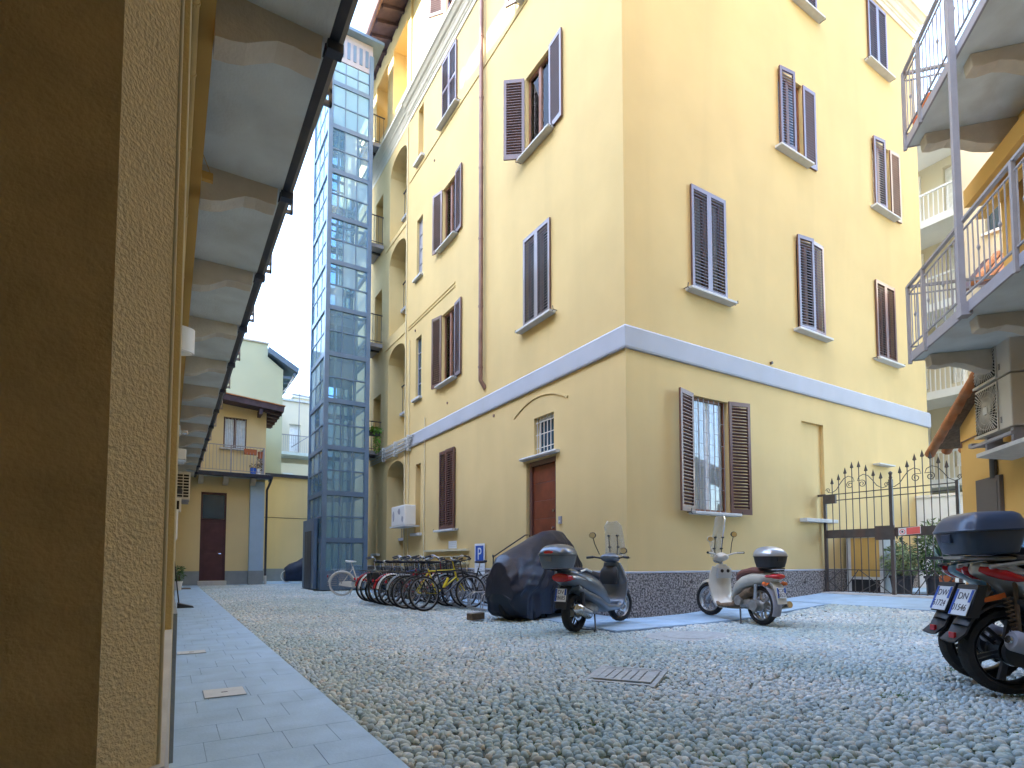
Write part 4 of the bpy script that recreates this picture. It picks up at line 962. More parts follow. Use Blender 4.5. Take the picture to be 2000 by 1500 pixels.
for k in range(5): b = MB(xf=F); b.hexa([(3.2, 24.3 + k * .6, 6.93), (3.82, 24.3 + k * .6, 6.87), (3.82, 24.4 + k * .6, 6.87), (3.2, 24.4 + k * .6, 6.93), (3.2, 24.3 + k * .6, 7.03), (3.82, 24.3 + k * .6, 6.975), (3.82, 24.4 + k * .6, 6.975), (3.2, 24.4 + k * .6, 7.03)]); b.build('rafter', 'eave', rf2)
b = MB(xf=F); b.box(2.95, 24.1, 6.78, 3.07, 24.75, 7.0); b.build('beam_end', 'eave', rf2)
b = MB(xf=F); b.tube([(3.44, 24.0, 4.2), (3.40, 24.25, 4.0), (3.34, 24.45, 3.8), (3.34, 24.45, .35)], .045, 10); b.build('downpipe', 'gutter', fh, smooth=50)
b = MB(xf=F); b.tube([(3.34, 24.45, .35), (3.34, 24.45, 0)], .055, 10); b.build('pipe_shoe', 'sill', fh)
# things on its balcony
t = thing('flower_box', 'long terracotta flower box hung on the far balcony rail', 'flower box', (2.66, 24.12, 5.12)); b = MB(); b.prism([(-.08, 0), (.06, 0), (.10, .20), (-.10, .20)], 'x', -.22, .22); b.build('trough', 'terra', t)
b = MB(); b.box(-.21, -.08, .19, .21, .08, .21); b.build('soil', 'dirt', t)
t = thing('flower_pot', 'short terracotta pot hung at the corner of the far balcony rail', 'flower pot', (3.02, 24.13, 5.0)); b = MB(); b.loftz([(0, 0, .07, .07), (.26, 0, .10, .10), (.26, 0, .08, .08), (.2, 0, .08, .08)], 2, 16); b.build('pot', 'terra', t, smooth=40); b = MB(); leaves(b, (0, 0, .3), (.05, .05, .04), 20, .05); b.build('foliage', 'leafd', t)
t = thing('bucket', 'bright blue bucket on the floor of the far balcony', 'bucket', (2.80, 24.35, 4.365)); b = MB(); b.loftz([(0, 0, .10, .10), (.26, 0, .13, .13), (.26, 0, .12, .12), (.1, 0, .10, .10)], 2, 18); b.build('pail', 'bluep', t, smooth=40); b = MB(); leaves(b, (0, 0, .32), (.13, .1, .08), 60, .08); b.build('foliage', 'bark', t)
t = thing('white_pot', 'white pot with dry plant beside the blue bucket', 'flower pot', (3.00, 24.3, 4.365)); b = MB(); b.loftz([(0, 0, .05, .05), (.24, 0, .07, .07), (.24, 0, .06, .06), (.1, 0, .05, .05)], 2, 16); b.build('pot', 'white', t, smooth=40); b = MB(); leaves(b, (0, 0, .45), (.06, .06, .25), 90, .10); b.build('foliage', 'bark', t)

# wall between the far house and the tower
rw = thing('boundary_wall', 'low yellow wall with dark coping between far house and lift tower', 'wall', (5.5, 28, 0))
b = MB(); b.box(-2.2, 0, 0, 4.5, .3, 4.85); b.build('masonry', 'stucco2', rw)
b = MB(); b.box(-2.2, -.03, -.02, 4.5, .001, .58); b.build('plinth', 'plinthg', rw)
b = MB(); b.box(-2.25, -.12, 4.85, 4.5, .4, 5.0); b.build('coping', 'gutter', rw)
b = MB(); b.tube([(-2.2, -.012, 2.95), (4.5, -.012, 2.93)], .012, 5); b.build('cable', 'cable', rw)

# pale green house behind
gr = thing('green_house', 'tall pale green house with blank gable behind the far house', 'house', (2, 28.4, 0))
def G_(x, y, z): return (x - 2, y - 28.4, z)
b = MB(xf=G_); b.prism([(-6, 0), (4.48, 0), (4.48, 10.10), (3.78, 10.62), (3.78, 11.22), (-6, 11.22)], 'y', 28.4, 40); b.build('wall', 'green', gr)
b = MB(xf=G_); b.box(-6, 28.33, 11.22, 3.82, 40, 11.30); b.build('coping', 'sill', gr)
b = MB(xf=G_); b.hexa([(3.79, 28.1, 10.74), (5.12, 28.1, 9.96), (5.12, 40, 9.96), (3.79, 40, 10.74), (3.79, 28.1, 11.02), (5.16, 28.1, 10.22), (5.16, 40, 10.22), (3.79, 40, 11.02)]); r3 = b.build('roof', 'bluegrey', gr)
b = MB(xf=G_); b.tube([(4.98, 28.2, 9.90), (4.98, 40, 9.90)], .08, 8); b.build('gutter', 'bluegrey', r3, smooth=60)
for k in range(4): b = MB(xf=G_); b.box(4.5, 28.5 + k * .8, 9.75, 4.95, 28.6 + k * .8, 9.87); b.build('rafter', 'bluegrey', r3)
b = MB(xf=G_); b.tube([(4.95, 28.35, 9.86), (4.7, 28.4, 9.3), (4.52, 28.38, 9.05)], .04, 6); b.build('downpipe', 'sill', gr)

# far cream house with roof terrace
fc = thing('far_cream_house', 'pale cream house with balcony and railings far behind the courtyard, left of the lift tower', 'house', (7, 36, 0))
def C_(x, y, z): return (x - 7, y - 36, z)
w = MB(xf=C_); wallgrid(w, (3, 16), (0, 10.7), [(6.1, 6.75, 7.6, 9.3), (4.0, 4.6, 7.6, 9.3)], lambda u, v, d: (u, 36 + d, v), .2, .2); w.build('wall', ['cream', 'curtain'], fc)
b = MB(xf=C_); b.box(3, 35.9, 10.70, 16, 36.5, 10.82); b.build('coping', 'sill', fc)
b = MB(xf=C_); b.box(6.7, 38, 10.8, 9, 40, 11.5); ch = b.build('chimney', 'cream', fc); b = MB(xf=C_); b.box(6.55, 37.85, 11.5, 9.2, 40.1, 11.75); b.build('chimney_cap', 'sill', ch)
b = MB(xf=C_); b.box(4, 34.6, 7.15, 12, 36.02, 7.32); bl = b.build('balcony', 'slab', fc)
b = MB(xf=C_)
for k in range(44): b.bar((5.0 + k * .11, 34.65, 7.35), (5.0 + k * .11, 34.65, 8.30), .02, .02)
b.bar((4, 34.65, 8.32), (12, 34.65, 8.32), .05, .05); b.bar((6.4, 34.65, 7.3), (6.4, 34.65, 10.9), .05, .05); b.bar((4, 34.65, 10.9), (7, 34.65, 10.7), .05, .05)
b.bar((6.0, 34.6, 7.6), (7.3, 34.6, 8.6), .05, .05); b.build('railing', 'ironp', bl)
b = MB(xf=C_); b.box(4, 34.4, 5.9, 12, 34.8, 6.6); b.build('beam', 'cream', fc)
b = MB(xf=C_); b.hexa([(5.1, 34.0, 4.9), (7.2, 34.0, 4.9), (7.2, 36, 4.9), (5.1, 36, 4.9), (5.5, 34.2, 6.0), (6.0, 34.2, 6.0), (6.0, 36, 6.0), (5.5, 36, 6.0)]); b.build('lean_to_roof', 'sill', fc)
# covered bicycles beside the tower
t = thing('covered_scooter', 'scooter under a dark blue cover between the far wall and the lift tower', 'scooter', (5.0, 26.0, .01), R(8)); t.scale = (.82, .9, .85)
b = MB(); rs = []
for x_, zc, hw_, hh_ in ((-.85, .40, .15, .35), (-.6, .50, .28, .45), (-.2, .56, .33, .52), (.25, .70, .36, .66), (.6, .62, .30, .58), (.9, .42, .2, .40)):
    rs.append([(x_, hw_ * math.cos(q) * (1 + .06 * math.sin(5 * q)), zc + hh_ * math.sin(q)) for q in [2 * PI * k / 22 for k in range(22)]])
b.rings(rs); b.build('cover', 'tarpb', t, smooth=50)
b = MB(); b.torus((-.75, -.05, .32), .29, .022, 'y', 32, 6); b.build('wheel', 'bikew', t, smooth=60)
# ================================================================== ORANGE BUILDING (right), set at 48 degrees
AO = R(48.2); DX, DY = math.sin(AO), math.cos(AO); NX, NY = math.cos(AO), -math.sin(AO)
OB = (NX * 4.75 + DX * 11.69, NY * 4.75 + DY * 11.69)
ob = thing('orange_building', 'bright orange house on the right with two grey iron balconies', 'building', (OB[0], OB[1], .2))
def O_(s, p, z): return (NX * p + DX * s - OB[0], NY * p + DY * s - OB[1], z - .2)
w = MB(xf=O_)
wallgrid(w, (-4, 10.09), (0, 22.0), [(8.9, 9.8, 4.35, 6.6), (5.0, 6.2, 4.35, 6.6), (8.6, 9.5, 7.7, 9.8), (5.4, 6.4, .3, 2.6), (6.0, 7.0, 7.7, 9.8)], lambda u, v, d: (u, 4.75 + d, v), .18, .2)  # wall carried up beyond view to cut skylight on the yellow facade
w.quad((10.09, 4.75, 0), (10.09, 12, 0), (10.09, 12, 22.0), (10.09, 4.75, 22.0)); w.build('wall', ['orange', 'room'], ob)
w = MB(xf=O_); w.hexa([(10.092, 4.752, 0), (11.69, 4.752, 0), (11.69, 6.4, 0), (10.092, 6.4, 0), (10.092, 4.752, 4.1), (11.69, 4.752, 3.30), (11.69, 6.4, 3.30), (10.092, 6.4, 4.1)]); w.build('annex_wall', 'orange', ob)
for si, (zb, zt, zr, s1) in enumerate(((4.03, 4.13, 5.20, 9.94), (7.36, 7.46, 8.56, 9.82))):
    b = MB(xf=O_); b.box(-3, 3.47, zb, s1 - .02, 4.752, zb + .14); bal = b.build('balcony', 'slab', ob)
    b = MB(xf=O_); b.box(-3, 3.44, zb - .01, s1, 3.468, zb + .13); b.box(s1 - .02, 3.44, zb - .01, s1, 4.752, zb + .13); b.build('fascia', 'greyp', bal)
    b = MB(xf=O_)
    s = s1 - .02; P3 = 3.44
    b.bar((-3, P3, zr), (s1, P3, zr), .05, .035); b.bar((-3, P3, zr - .12), (s1, P3, zr - .12), .02, .02); b.bar((-3, P3, zb + .22), (s1, P3, zb + .22), .025, .02)
    b.bar((s1, P3, zr), (s1, 4.74, zr), .05, .035); b.bar((s1, P3, zr - .12), (s1, 4.74, zr - .12), .02, .02); b.bar((s1, P3, zb + .22), (s1, 4.74, zb + .22), .025, .02)
    b.build('rail', 'ironp', bal)
    for q in (s1 - .015, s1 - .58, 7.05, 5.6, 4.0):
        b = MB(xf=O_); b.bar((q, P3 - .01, zb - .05), (q, P3 - .01, zr), .045, .045); b.build('baluster_post', 'ironp', bal)
    k = 0; q = s1 - .12
    while q > 3.0:
        b = MB(xf=O_); b.tube([(q, P3, zb + .22), (q, P3, zr - .12)], .0085, 5)
        if k % 4 == 1: b.tube([(q, P3, zb + .60), (q, P3, zb + .64), (q, P3, zb + .68)], [.009, .022, .009], 6)
        b.build('baluster', 'ironp', bal); q -= .118; k += 1
    for k in range(10):
        b = MB(xf=O_); b.tube([(s1, P3 + .11 + k * .12, zb + .22), (s1, P3 + .11 + k * .12, zr - .12)], .0085, 5); b.build('baluster', 'ironp', bal)
    for q in (s1 - .27, s1 - 1.65, s1 - 3.05, s1 - 4.45, 2.8):
        b = MB(xf=O_); prof_ = [(4.752, zb - .36), (4.45, zb - .35), (4.25, zb - .30), (4.05, zb - .20), (3.9, zb - .16), (3.72, zb - .19), (3.62, zb - .17), (3.60, zb - .002), (4.752, zb - .002)]
        pp = [(q, a_, c_) for a_, c_ in prof_]; pq = [(q + .2, a_, c_) for a_, c_ in prof_]; n_ = len(prof_)
        b.add(pp + pq, [tuple(range(n_)), tuple(range(2 * n_ - 1, n_ - 1, -1))] + [(i, i + n_, (i + 1) % n_ + n_, (i + 1) % n_) for i in range(n_)]); b.build('bracket', 'brk', ob, bevel=.01)
b = MB(xf=O_); b.bar((8.17, 3.40, 4.0), (8.17, 3.40, 12.5), .07, .07); b.build('column', 'greyp', ob)
b = MB(xf=O_); b.box(8.10, 3.36, 3.98, 8.24, 3.48, 4.14); b.build('column_foot', 'greyp', ob)
b = MB(xf=O_); b.box(7, 4.45, 6.62, 10.5, 4.748, 6.90); b.box(7, 4.60, 6.40, 10.5, 4.747, 6.50); b.build('wall_beam', 'orange', ob)
b = MB(xf=O_); b.box(10.36, 4.69, .9, 11.08, 4.749, 2.27); cb = b.build('meter_cabinet', 'panelg', ob, bevel=.006)
b = MB(xf=O_); b.box(10.42, 4.682, .95, 11.03, 4.689, 2.19); b.build('cabinet_door', 'panelg', cb)
b = MB(xf=O_); b.tube([(10.52, 4.70, 2.24), (10.52, 4.70, 2.62)], .045, 10); b.tube([(10.60, 4.71, 2.24), (10.60, 4.71, 2.62)], .03, 10); b.build('conduit', 'cable', ob)
b = MB(xf=O_); b.tube([(11.60, 4.735, 3.02), (10.2, 4.735, 3.05)], .012, 5); b.tube([(11.62, 4.735, 3.02), (11.62, 4.735, 2.92)], .012, 5); b.build('cable', 'copper', ob)
# tiled lean-to at the far corner
b = MB(xf=O_); b.hexa([(10.1, 4.60, 4.12), (12.28, 4.60, 3.03), (12.28, 6.4, 3.03), (10.1, 6.4, 4.12), (10.1, 4.60, 4.18), (12.30, 4.60, 3.10), (12.30, 6.4, 3.10), (10.1, 6.4, 4.18)]); ln = b.build('lean_to_roof', 'bark', ob)
for k in range(6):
    b = MB(xf=O_)
    for j in range(6):
        s0 = 10.25 + j * .36; z0 = 4.17 - j * .185; b.tube([(s0, 4.57 + k * .27, z0 - (.05 if k == 0 else 0)), (s0 + .42, 4.57 + k * .27, z0 - .225 - (.05 if k == 0 else 0))], [.07, .085], 10)
    b.build('roof_tile', 'tile', ln, smooth=60)

# air conditioners on a shelf
def ac_unit(label, z):
    cx, cy = NX * 4.36 + DX * 10.24, NY * 4.36 + DY * 10.24
    t = thing('air_conditioner', label, 'air conditioner', (cx, cy, z), 0, 'air conditioners stacked on the orange wall')
    def Q(s, p, zz): return (-DX * s + NX * p, -DY * s + NY * p, zz)      # s runs back along the wall, p into it
    b = MB(xf=Q); b.box(0, .012, 0, .98, .33, .735); b.build('casing', 'acw', t, bevel=.015)
    b = MB(xf=Q); b.box(.03, .004, .05, .64, .011, .69); b.build('grille_recess', 'black', t)
    b = MB(xf=Q); cx_, cz_ = .335, .37
    for k in range(44):
        a_ = 2 * PI * k / 44; r0, r1 = .07, .40
        e0 = (cx_ + r0 * math.cos(a_), cz_ + r0 * math.sin(a_)); e1 = (cx_ + r1 * math.cos(a_ + .5), cz_ + r1 * math.sin(a_ + .5))
        e1 = (min(max(e1[0], .035), .635), min(max(e1[1], .055), .685)); b.bar((e0[0], -.002, e0[1]), (e1[0], -.002, e1[1]), .008, .010, (0, 1, 0))
    for r_ in (.12, .2, .28): b.torus((cx_, -.003, cz_), r_, .004, 'y', 28, 4)
    b.build('fan_grille', 'acw', t)
    b = MB(xf=Q); b.box(cx_ - .055, -.012, cz_ - .055, cx_ + .055, .0, cz_ + .055); b.build('hub', 'white', t)
    b = MB(xf=Q); b.box(.0, -.012, .0, .66, .006, .035); b.box(.645, -.008, .03, .665, .006, .72); b.build('frame', 'acw', t)
    b = MB(xf=Q)
    for k in range(5): b.box(.70, .006, .1 + k * .018, .74, .011, .108 + k * .018)
    b.build('vent_slit', 'ink', t); return t
ac_unit('upper of the two cream air conditioners stacked on the orange wall', 3.56)
ac_unit('lower of the two cream air conditioners stacked on the orange wall', 2.80)
sh = thing('concrete_shelf', 'grey shelf and rails carrying the air conditioners on the orange wall', 'shelf', (NX * 4.5 + DX * 9.8, NY * 4.5 + DY * 9.8, 2.5))
def S_(s, p, z): return (NX * (p - 4.5) + DX * (s - 9.8), NY * (p - 4.5) + DY * (s - 9.8), z - 2.5)
b = MB(xf=S_); b.hexa([(8.4, 4.30, 2.50), (10.1, 4.30, 2.50), (10.1, 4.749, 2.44), (8.4, 4.749, 2.44), (8.4, 4.30, 2.56), (10.1, 4.30, 2.56), (10.1, 4.749, 2.58), (8.4, 4.749, 2.58)]); b.build('slab', 'sill', sh, bevel=.006)
b = MB(xf=S_); b.box(10.18, 4.28, 2.68, 10.28, 4.749, 2.74); b.box(9.1, 4.28, 2.66, 10.22, 4.33, 2.70); b.box(9.3, 4.4, 2.58, 9.36, 4.6, 2.79); b.box(10.0, 4.4, 2.58, 10.06, 4.6, 2.79); b.build('rail', 'greyp', sh)
t = thing('flower_box', 'orange flower box at the end of the upper right balcony', 'flower box', (NX * 3.62 + DX * 9.45, NY * 3.62 + DY * 9.45, 7.51), R(41.8))
b = MB(); b.prism([(-.08, 0), (.08, 0), (.11, .19), (-.11, .19)], 'x', -.28, .28); b.build('trough', 'orangel', t); b = MB(); leaves(b, (0, 0, .24), (.24, .08, .07), 60, .06); b.build('foliage', 'leaf', t)

# ================================================================== GATE
gt = thing('iron_gate', 'brown wrought iron double gate with spearheads and scrolls', 'gate', (12.1, 5.5, .285))
def Gt(y, z, x=0): return (x, y - 5.5, z - .285)
def gbar(name, y0, z0, y1, z1, w_=.016, m_='iron', par=None, x=0):
    b = MB(); b.bar(Gt(y0, z0, x), Gt(y1, z1, x), w_, w_); return b.build(name, m_, par or gt)
b = MB(); b.bar(Gt(6.795, .285), Gt(6.795, 2.36), .055, .055); b.build('post', 'iron', gt)
b = MB(); b.bar(Gt(5.49, .285), Gt(5.49, 2.55), .06, .06); b.build('post', 'iron', gt)
b = MB(); b.tube([Gt(5.49, 2.55), Gt(5.49, 2.58), Gt(5.49, 2.62), Gt(5.49, 2.68), Gt(5.49, 2.71)], [.02, .035, .022, .04, .012], 10); b.build('finial', 'iron', gt, smooth=50)
b = MB(); b.bar(Gt(4.40, .285), Gt(4.40, 2.4), .05, .05); b.build('post', 'iron', gt)
b = MB(); b.box(-.03, 6.56 - 5.5, 2.17 - .285, .03, 6.80 - 5.5, 2.36 - .285); b.box(-.015, 6.78 - 5.5, 2.34 - .285, .015, 6.95 - 5.5, 2.385 - .285); b.build('hinge_block', 'iron', gt)
for y0, y1 in ((6.77, 5.53), (5.45, 4.42)):
    b = MB(); b.box(-.012, y1 - 5.5, 1.425 - .285, .012, y0 - 5.5, 1.60 - .285); b.build('rail_plate', 'iron', gt)
    for z in (2.23, 2.36, .76, .315): gbar('rail', y0, z, y1, z, .018)
    n_ = 8 if y0 > 6 else 7; ym = (y0 + y1) / 2; stp = (y0 - y1) / (n_ + 1)
    for k in range(1, n_ + 1):
        y_ = y0 - stp * k; ht = (2.56 + .34 * math.exp(-((y_ - ym) / .32) ** 2)) + (.02 if y0 < 6 else 0)
        br = gbar('bar', y_, .30, y_, ht, .014)
        b = MB(); c_ = Gt(y_, ht)
        b.add([(c_[0] - .008, c_[1] - .034, c_[2]), (c_[0] + .008, c_[1] - .034, c_[2]), (c_[0] + .008, c_[1] + .034, c_[2]), (c_[0] - .008, c_[1] + .034, c_[2]), (c_[0], c_[1], c_[2] + .13), (c_[0], c_[1], c_[2] - .02)],
              [(0, 1, 4), (1, 2, 4), (2, 3, 4), (3, 0, 4), (1, 0, 5), (2, 1, 5), (3, 2, 5), (0, 3, 5)]); b.build('spearhead', 'iron', br)
    # scrolls
    for sgn in (-1, 1):
        b = MB(); P_ = []
        for k in range(26): a_ = k / 25 * 3.4 * PI; r_ = .085 * (1 - k / 32); P_.append((ym + sgn * (.12) + sgn * r_ * math.cos(a_ - PI), 2.60 - r_ * math.sin(a_ - PI) - .07))
        path = [(ym + sgn * .58, 2.42), (ym + sgn * .50, 2.40), (ym + sgn * .40, 2.46), (ym + sgn * .32, 2.58), (ym + sgn * .24, 2.68), (ym + sgn * .15, 2.72), (ym + sgn * .06, 2.68), (ym + sgn * .03, 2.60)] + P_[4:]
        b.tube([Gt(a_, c_, .012) for a_, c_ in path], .008, 6)
        Q_ = [(ym + sgn * .58 + sgn * .05 * (1 - k / 18) * math.cos(k * .6), 2.46 + .05 * (1 - k / 18) * math.sin(k * .6)) for k in range(16)]
        b.tube([Gt(a_, c_, .012) for a_, c_ in Q_], .007, 5); b.build('scroll', 'iron', gt, smooth=60)
    for (a0, b0, a1, b1) in ((y0, .50, y0 - .30, .77), (y0 - .02, .50, y0 - .28, .30), (y0 - .62, .77, y0 - .30, .30), (y0 - .62, .77, y1 + .02, .30), (ym, .30, y1 + .1, .62), (y1 + .01, .77, y1 + .35, .30)):
        gbar('brace', a0, b0, a1, b1, .014, x=.012)
b = MB(); b.box(-.05, 5.43 - 5.5, 1.36 - .285, -.025, 5.78 - 5.5, 1.64 - .285); b.build('lock_case', 'iron', gt)
t = thing('warning_sign', 'small red and white warning sign fixed on the gate rail', 'sign', (12.075, 5.20, 1.50), WM)
b = MB(); b.hexa([(-.17, -.004, -.065), (.21, -.004, -.04), (.21, 0, -.04), (-.17, 0, -.065), (-.17, -.004, .075), (.21, -.004, .10), (.21, 0, .10), (-.17, 0, .075)]); b.build('plate', 'signw', t)
b = MB(); b.hexa([(-.03, -.006, -.05), (.20, -.006, -.035), (.20, -.0041, -.035), (-.03, -.0041, -.05), (-.03, -.006, .078), (.20, -.006, .093), (.20, -.0041, .093), (-.03, -.0041, .078)]); b.build('red_field', 'signr', t)
b = MB(); b.torus((-.10, -.006, .006), .045, .007, 'y', 24, 4); b.build('prohibition_ring', 'signr', t)
b = MB(); b.prism([(-.10 + .02 * math.cos(k), .006 + .02 * math.sin(k)) for k in range(6)], 'y', -.007, -.0045); b.build('symbol', 'ink', t)

# ------------------------------------------------------------------ beyond the gate
pw = thing('white_panel_wall', 'low white wall seen through the gate bars', 'wall', (16.4, 5.5, .25))
def P_W(x, y, z): return (x - 16.4, y - 5.5, z - .25)
b = MB(xf=P_W); b.box(16.4, 4.3, .262, 16.6, 7.6, 2.55); b.build('panel', 'signw', pw)
b = MB(xf=P_W); b.box(16.36, 4.3, 2.55, 16.64, 7.6, 2.61); b.build('coping', 'white', pw)
st = thing('garden_shed', 'small brown cabinet with dark openings behind the gate', 'cabinet', (13.2, 6.4, .262))
b = MB(); b.box(-.3, -.35, .0, .25, .40, 1.25); b.build('body', 'sill', st); b = MB(); b.box(-.36, -.42, 1.25, .3, .40, 1.29); b.build('top', 'greyp', st)
b = MB(); b.box(-.308, -.28, .02, -.301, .30, .28); b.build('lower_opening', 'black', st); b = MB(); b.box(-.306, -.28, .34, -.301, .30, 1.18); b.build('door', 'beamy', st)
b = MB(); b.box(-.26, .401, .1, .0, .42, 1.0)
b.build('side_panel', 'black', st)
gp_ = 'plants in pots behind the gate'
potted('potted_plant', 'variegated bush with white-edged leaves in the middle behind the gate', (13.0, 5.75, .262), .22, .38, 'pot', [('leafv', (0, 0, .68), (.34, .34, .34), 900, .08, .5)], gp_)
potted('potted_plant', 'dark green shrub just left of the variegated bush behind the gate', (13.7, 6.15, .262), .22, .38, 'pot', [('leafd', (0, 0, .75), (.34, .32, .42), 700, .10, .35)], gp_)
potted('potted_plant', 'tall feathery shrub reaching the gate rail right of the central post', (13.3, 5.25, .262), .20, .38, 'pot', [('leaf', (0, 0, .95), (.33, .3, .55), 800, .11, .3), ('leafv', (0, 0, 1.25), (.3, .3, .2), 160, .10, .25)], gp_)
t = thing('potted_plant', 'plant with one broad bright green leaf in an orange pot behind the gate', 'plant', (12.75, 4.86, .262), 0, gp_)
b = MB(); b.loftz([(0, 0, .10, .10), (.40, 0, .13, .13), (.40, 0, .11, .11), (.34, 0, .10, .10)], 2, 18); b.build('pot', 'terra', t, smooth=40)
b = MB(); b.add([(0, 0, .4), (.0, .10, .75), (-.02, .12, 1.0), (-.04, .0, 1.25), (-.02, -.08, .95), (0, -.06, .7)], [(0, 1, 2, 3, 4, 5)]); b.build('broad_leaf', 'leafl', t)
b = MB()
for k in range(26):
    a_ = random.uniform(0, 2 * PI); r_ = random.uniform(.2, .42); h_ = random.uniform(.7, 1.15); c, s = math.cos(a_), math.sin(a_)
    b.add([(-s * .012, c * .012, .4), (c * r_ * .5 - s * .03, s * r_ * .5 + c * .03, .4 + h_ * .45), (c * r_, s * r_, .3 + h_ * .75), (c * r_ * .5 + s * .03, s * r_ * .5 - c * .03, .4 + h_ * .45)], [(0, 1, 2, 3)])
b.build('foliage', 'leafd', t)
potted('potted_plant', 'round bush at the far right behind the gate, beside the orange house', (13.05, 4.35, .262), .24, .40, 'pot', [('leaf', (0, 0, .70), (.34, .3, .38), 800, .09, .4)], gp_)
potted('potted_plant', 'low plant in a dark trough behind the central gate post', (14.0, 5.5, .262), .24, .36, 'pot', [('leafd', (0, 0, .8), (.4, .4, .5), 700, .12, .3)], gp_)
t = thing('tarpaulin', 'blue and white bag hanging behind the right end of the gate', 'bag', (12.9, 4.02, .55)); b = MB(); b.loftz([(0, 0, .10, .12), (.1, 0, .16, .2), (.35, 0, .14, .18), (.55, 0, .05, .06)], 2.2, 14); b.build('bag', 'bluep', t, smooth=50); b = MB(); b.tube([(0, 0, .55), (0, 0, .9)], .01, 5); b.build('strap', 'bluep', t)

# cream apartment block with balconies far behind on the right
cb_ = thing('balcony_building', 'cream apartment block with white balconies beyond the gate', 'building', (25, 9, 0))
def K_(x, y, z): return (x - 25, y - 9, z)
w = MB(xf=K_); hs = []
for k in range(5):
    hs.append((9.8, 10.7, 1.3 + 3.1 * k, 3.4 + 3.1 * k)); hs.append((8.2, 9.0, 1.3 + 3.1 * k, 3.4 + 3.1 * k))
wallgrid(w, (5.5, 24), (0, 17.5), hs, lambda u, v, d: (24.6 + d, u, v), .2, .2); w.build('wall', ['cream', 'curtain'], cb_)
for k in range(5):
    z = 3.64 + 3.15 * k
    b = MB(xf=K_); b.box(23.0, 7.9, z - .12, 24.6, 24, z + .16); bb = b.build('balcony', 'white', cb_)
    b = MB(xf=K_)
    for q in range(40): b.bar((23.06, 8.0 + q * .15, z + .16), (23.06, 8.0 + q * .15, z + 1.10), .03, .03)
    b.bar((23.06, 7.9, z + 1.12), (23.06, 24, z + 1.12), .08, .06); b.bar((23.06, 7.95, z + 1.12), (24.6, 7.95, z + 1.12), .06, .06)
    for q in range(9): b.bar((23.2 + q * .16, 7.95, z + .16), (23.2 + q * .16, 7.95, z + 1.10), .03, .03)
    b.build('railing', 'white', bb)
for k in range(5): b = MB(xf=K_); b.box(24.52, 9.72, 1.3 + 3.1 * k, 24.60, 9.80, 3.4 + 3.1 * k); b.box(24.52, 9.72, 3.4 + 3.1 * k, 24.6, 10.8, 3.48 + 3.1 * k); b.build('window_frame', 'white', cb_)
c2 = thing('cream_side_house', 'plain pale cream house wall between the balconies and the orange building', 'building', (22, 6, 0))
def J_(x, y, z): return (x - 22, y - 6, z)
w = MB(xf=J_); wallgrid(w, (3.0, 7.42), (0, 17.0), [(6.35, 6.72, 11.0, 12.3)], lambda u, v, d: (21.2 + d, u, v), .2, .2); w.quad((21.2, 7.42, 0), (30, 7.42, 0), (30, 7.42, 17), (21.2, 7.42, 17)); w.build('wall', ['cream', 'gdark'], c2)
b = MB(xf=J_); b.box(21.1, 6.28, 10.92, 21.2, 6.8, 11.0); b.build('sill', 'white', c2)
b = MB(xf=J_); b.tube([(21.1, 7.34, 0), (21.1, 7.34, 17)], .06, 8); b.build('downpipe', 'white', c2)
b = MB(xf=J_); b.hexa([(19.4, 3.0, 8.7), (21.2, 3.0, 10.1), (21.2, 6.8, 10.1), (19.4, 6.8, 8.7), (19.4, 3.0, 8.8), (21.2, 3.0, 10.2), (21.2, 6.8, 10.2), (19.4, 6.8, 8.8)]); q = b.build('tiled_canopy', 'eave', c2)
for k in range(12): b = MB(xf=J_); b.tube([(19.4, 3.15 + k * .3, 8.84), (21.2, 3.15 + k * .3, 10.24)], .10, 6); b.build('roof_tile', 'tile', q)
# ================================================================== WALL SIGNS BY THE BIKES
t = thing('parking_sign', 'blue and white P parking sign low on the yellow wall beside the bicycles', 'sign', (XM - .03, 11.93, .62), WM)
b = MB(); b.box(-.25, -.012, 0, .25, .0, .74); b.build('plate', 'signw', t, bevel=.003)
b = MB(); b.box(-.20, -.0155, .27, .20, -.0125, .69); b.build('blue_field', 'blue', t)
text('P', .42, 'signw', t, (0, -.017, .48), (R(90), 0, 0))
b = MB(); b.box(-.15, -.0145, .17, .15, -.0125, .19); b.box(-.12, -.0145, .11, .12, -.0125, .13); b.build('small_print', 'sill', t)
t = thing('notice_plate', 'small pale notice plate on the wall above the cable trunking', 'sign', (XM - .005, 13.5, 1.27), WM)
b = MB(); b.box(-.24, -.008, 0, .24, 0, .20); b.build('plate', 'signw', t); b = MB()
for k in range(3): b.box(-.2, -.0095, .04 + k * .05, .2, -.0085, .055 + k * .05)
b.build('small_print', 'sill', t)
t = thing('wrapped_air_conditioner', 'air conditioner wrapped in torn white plastic on the wall above the bicycles', 'air conditioner', (XM - .05, 16.4, 2.02), WM)
b = MB(); b.box(-.62, -.42, 0, .56, -.06, .60); b.build('casing', 'plastic', t, bevel=.03)
b = MB(); b.box(-.70, -.44, -.05, .64, .02, -.01); b.build('bracket', 'sill', t)
for (x0, z0, x1, z1) in ((-.50, .08, -.30, .5), (-.05, .30, .22, .52), (.28, .06, .45, .30)):
    b = MB(); n_ = 9; cx_, cz_ = (x0 + x1) / 2, (z0 + z1) / 2
    b.prism([(cx_ + (x1 - x0) / 2 * math.cos(2 * PI * k / n_) * random.uniform(.6, 1), cz_ + (z1 - z0) / 2 * math.sin(2 * PI * k / n_) * random.uniform(.6, 1)) for k in range(n_)], 'y', -.426, -.4205); b.build('torn_patch', 'greyp', t)
t = thing('hanging_plant', 'green trailing plant hung on the lowest landing railing beside the lift tower', 'plant', (6.1, 19.3, 5.45))
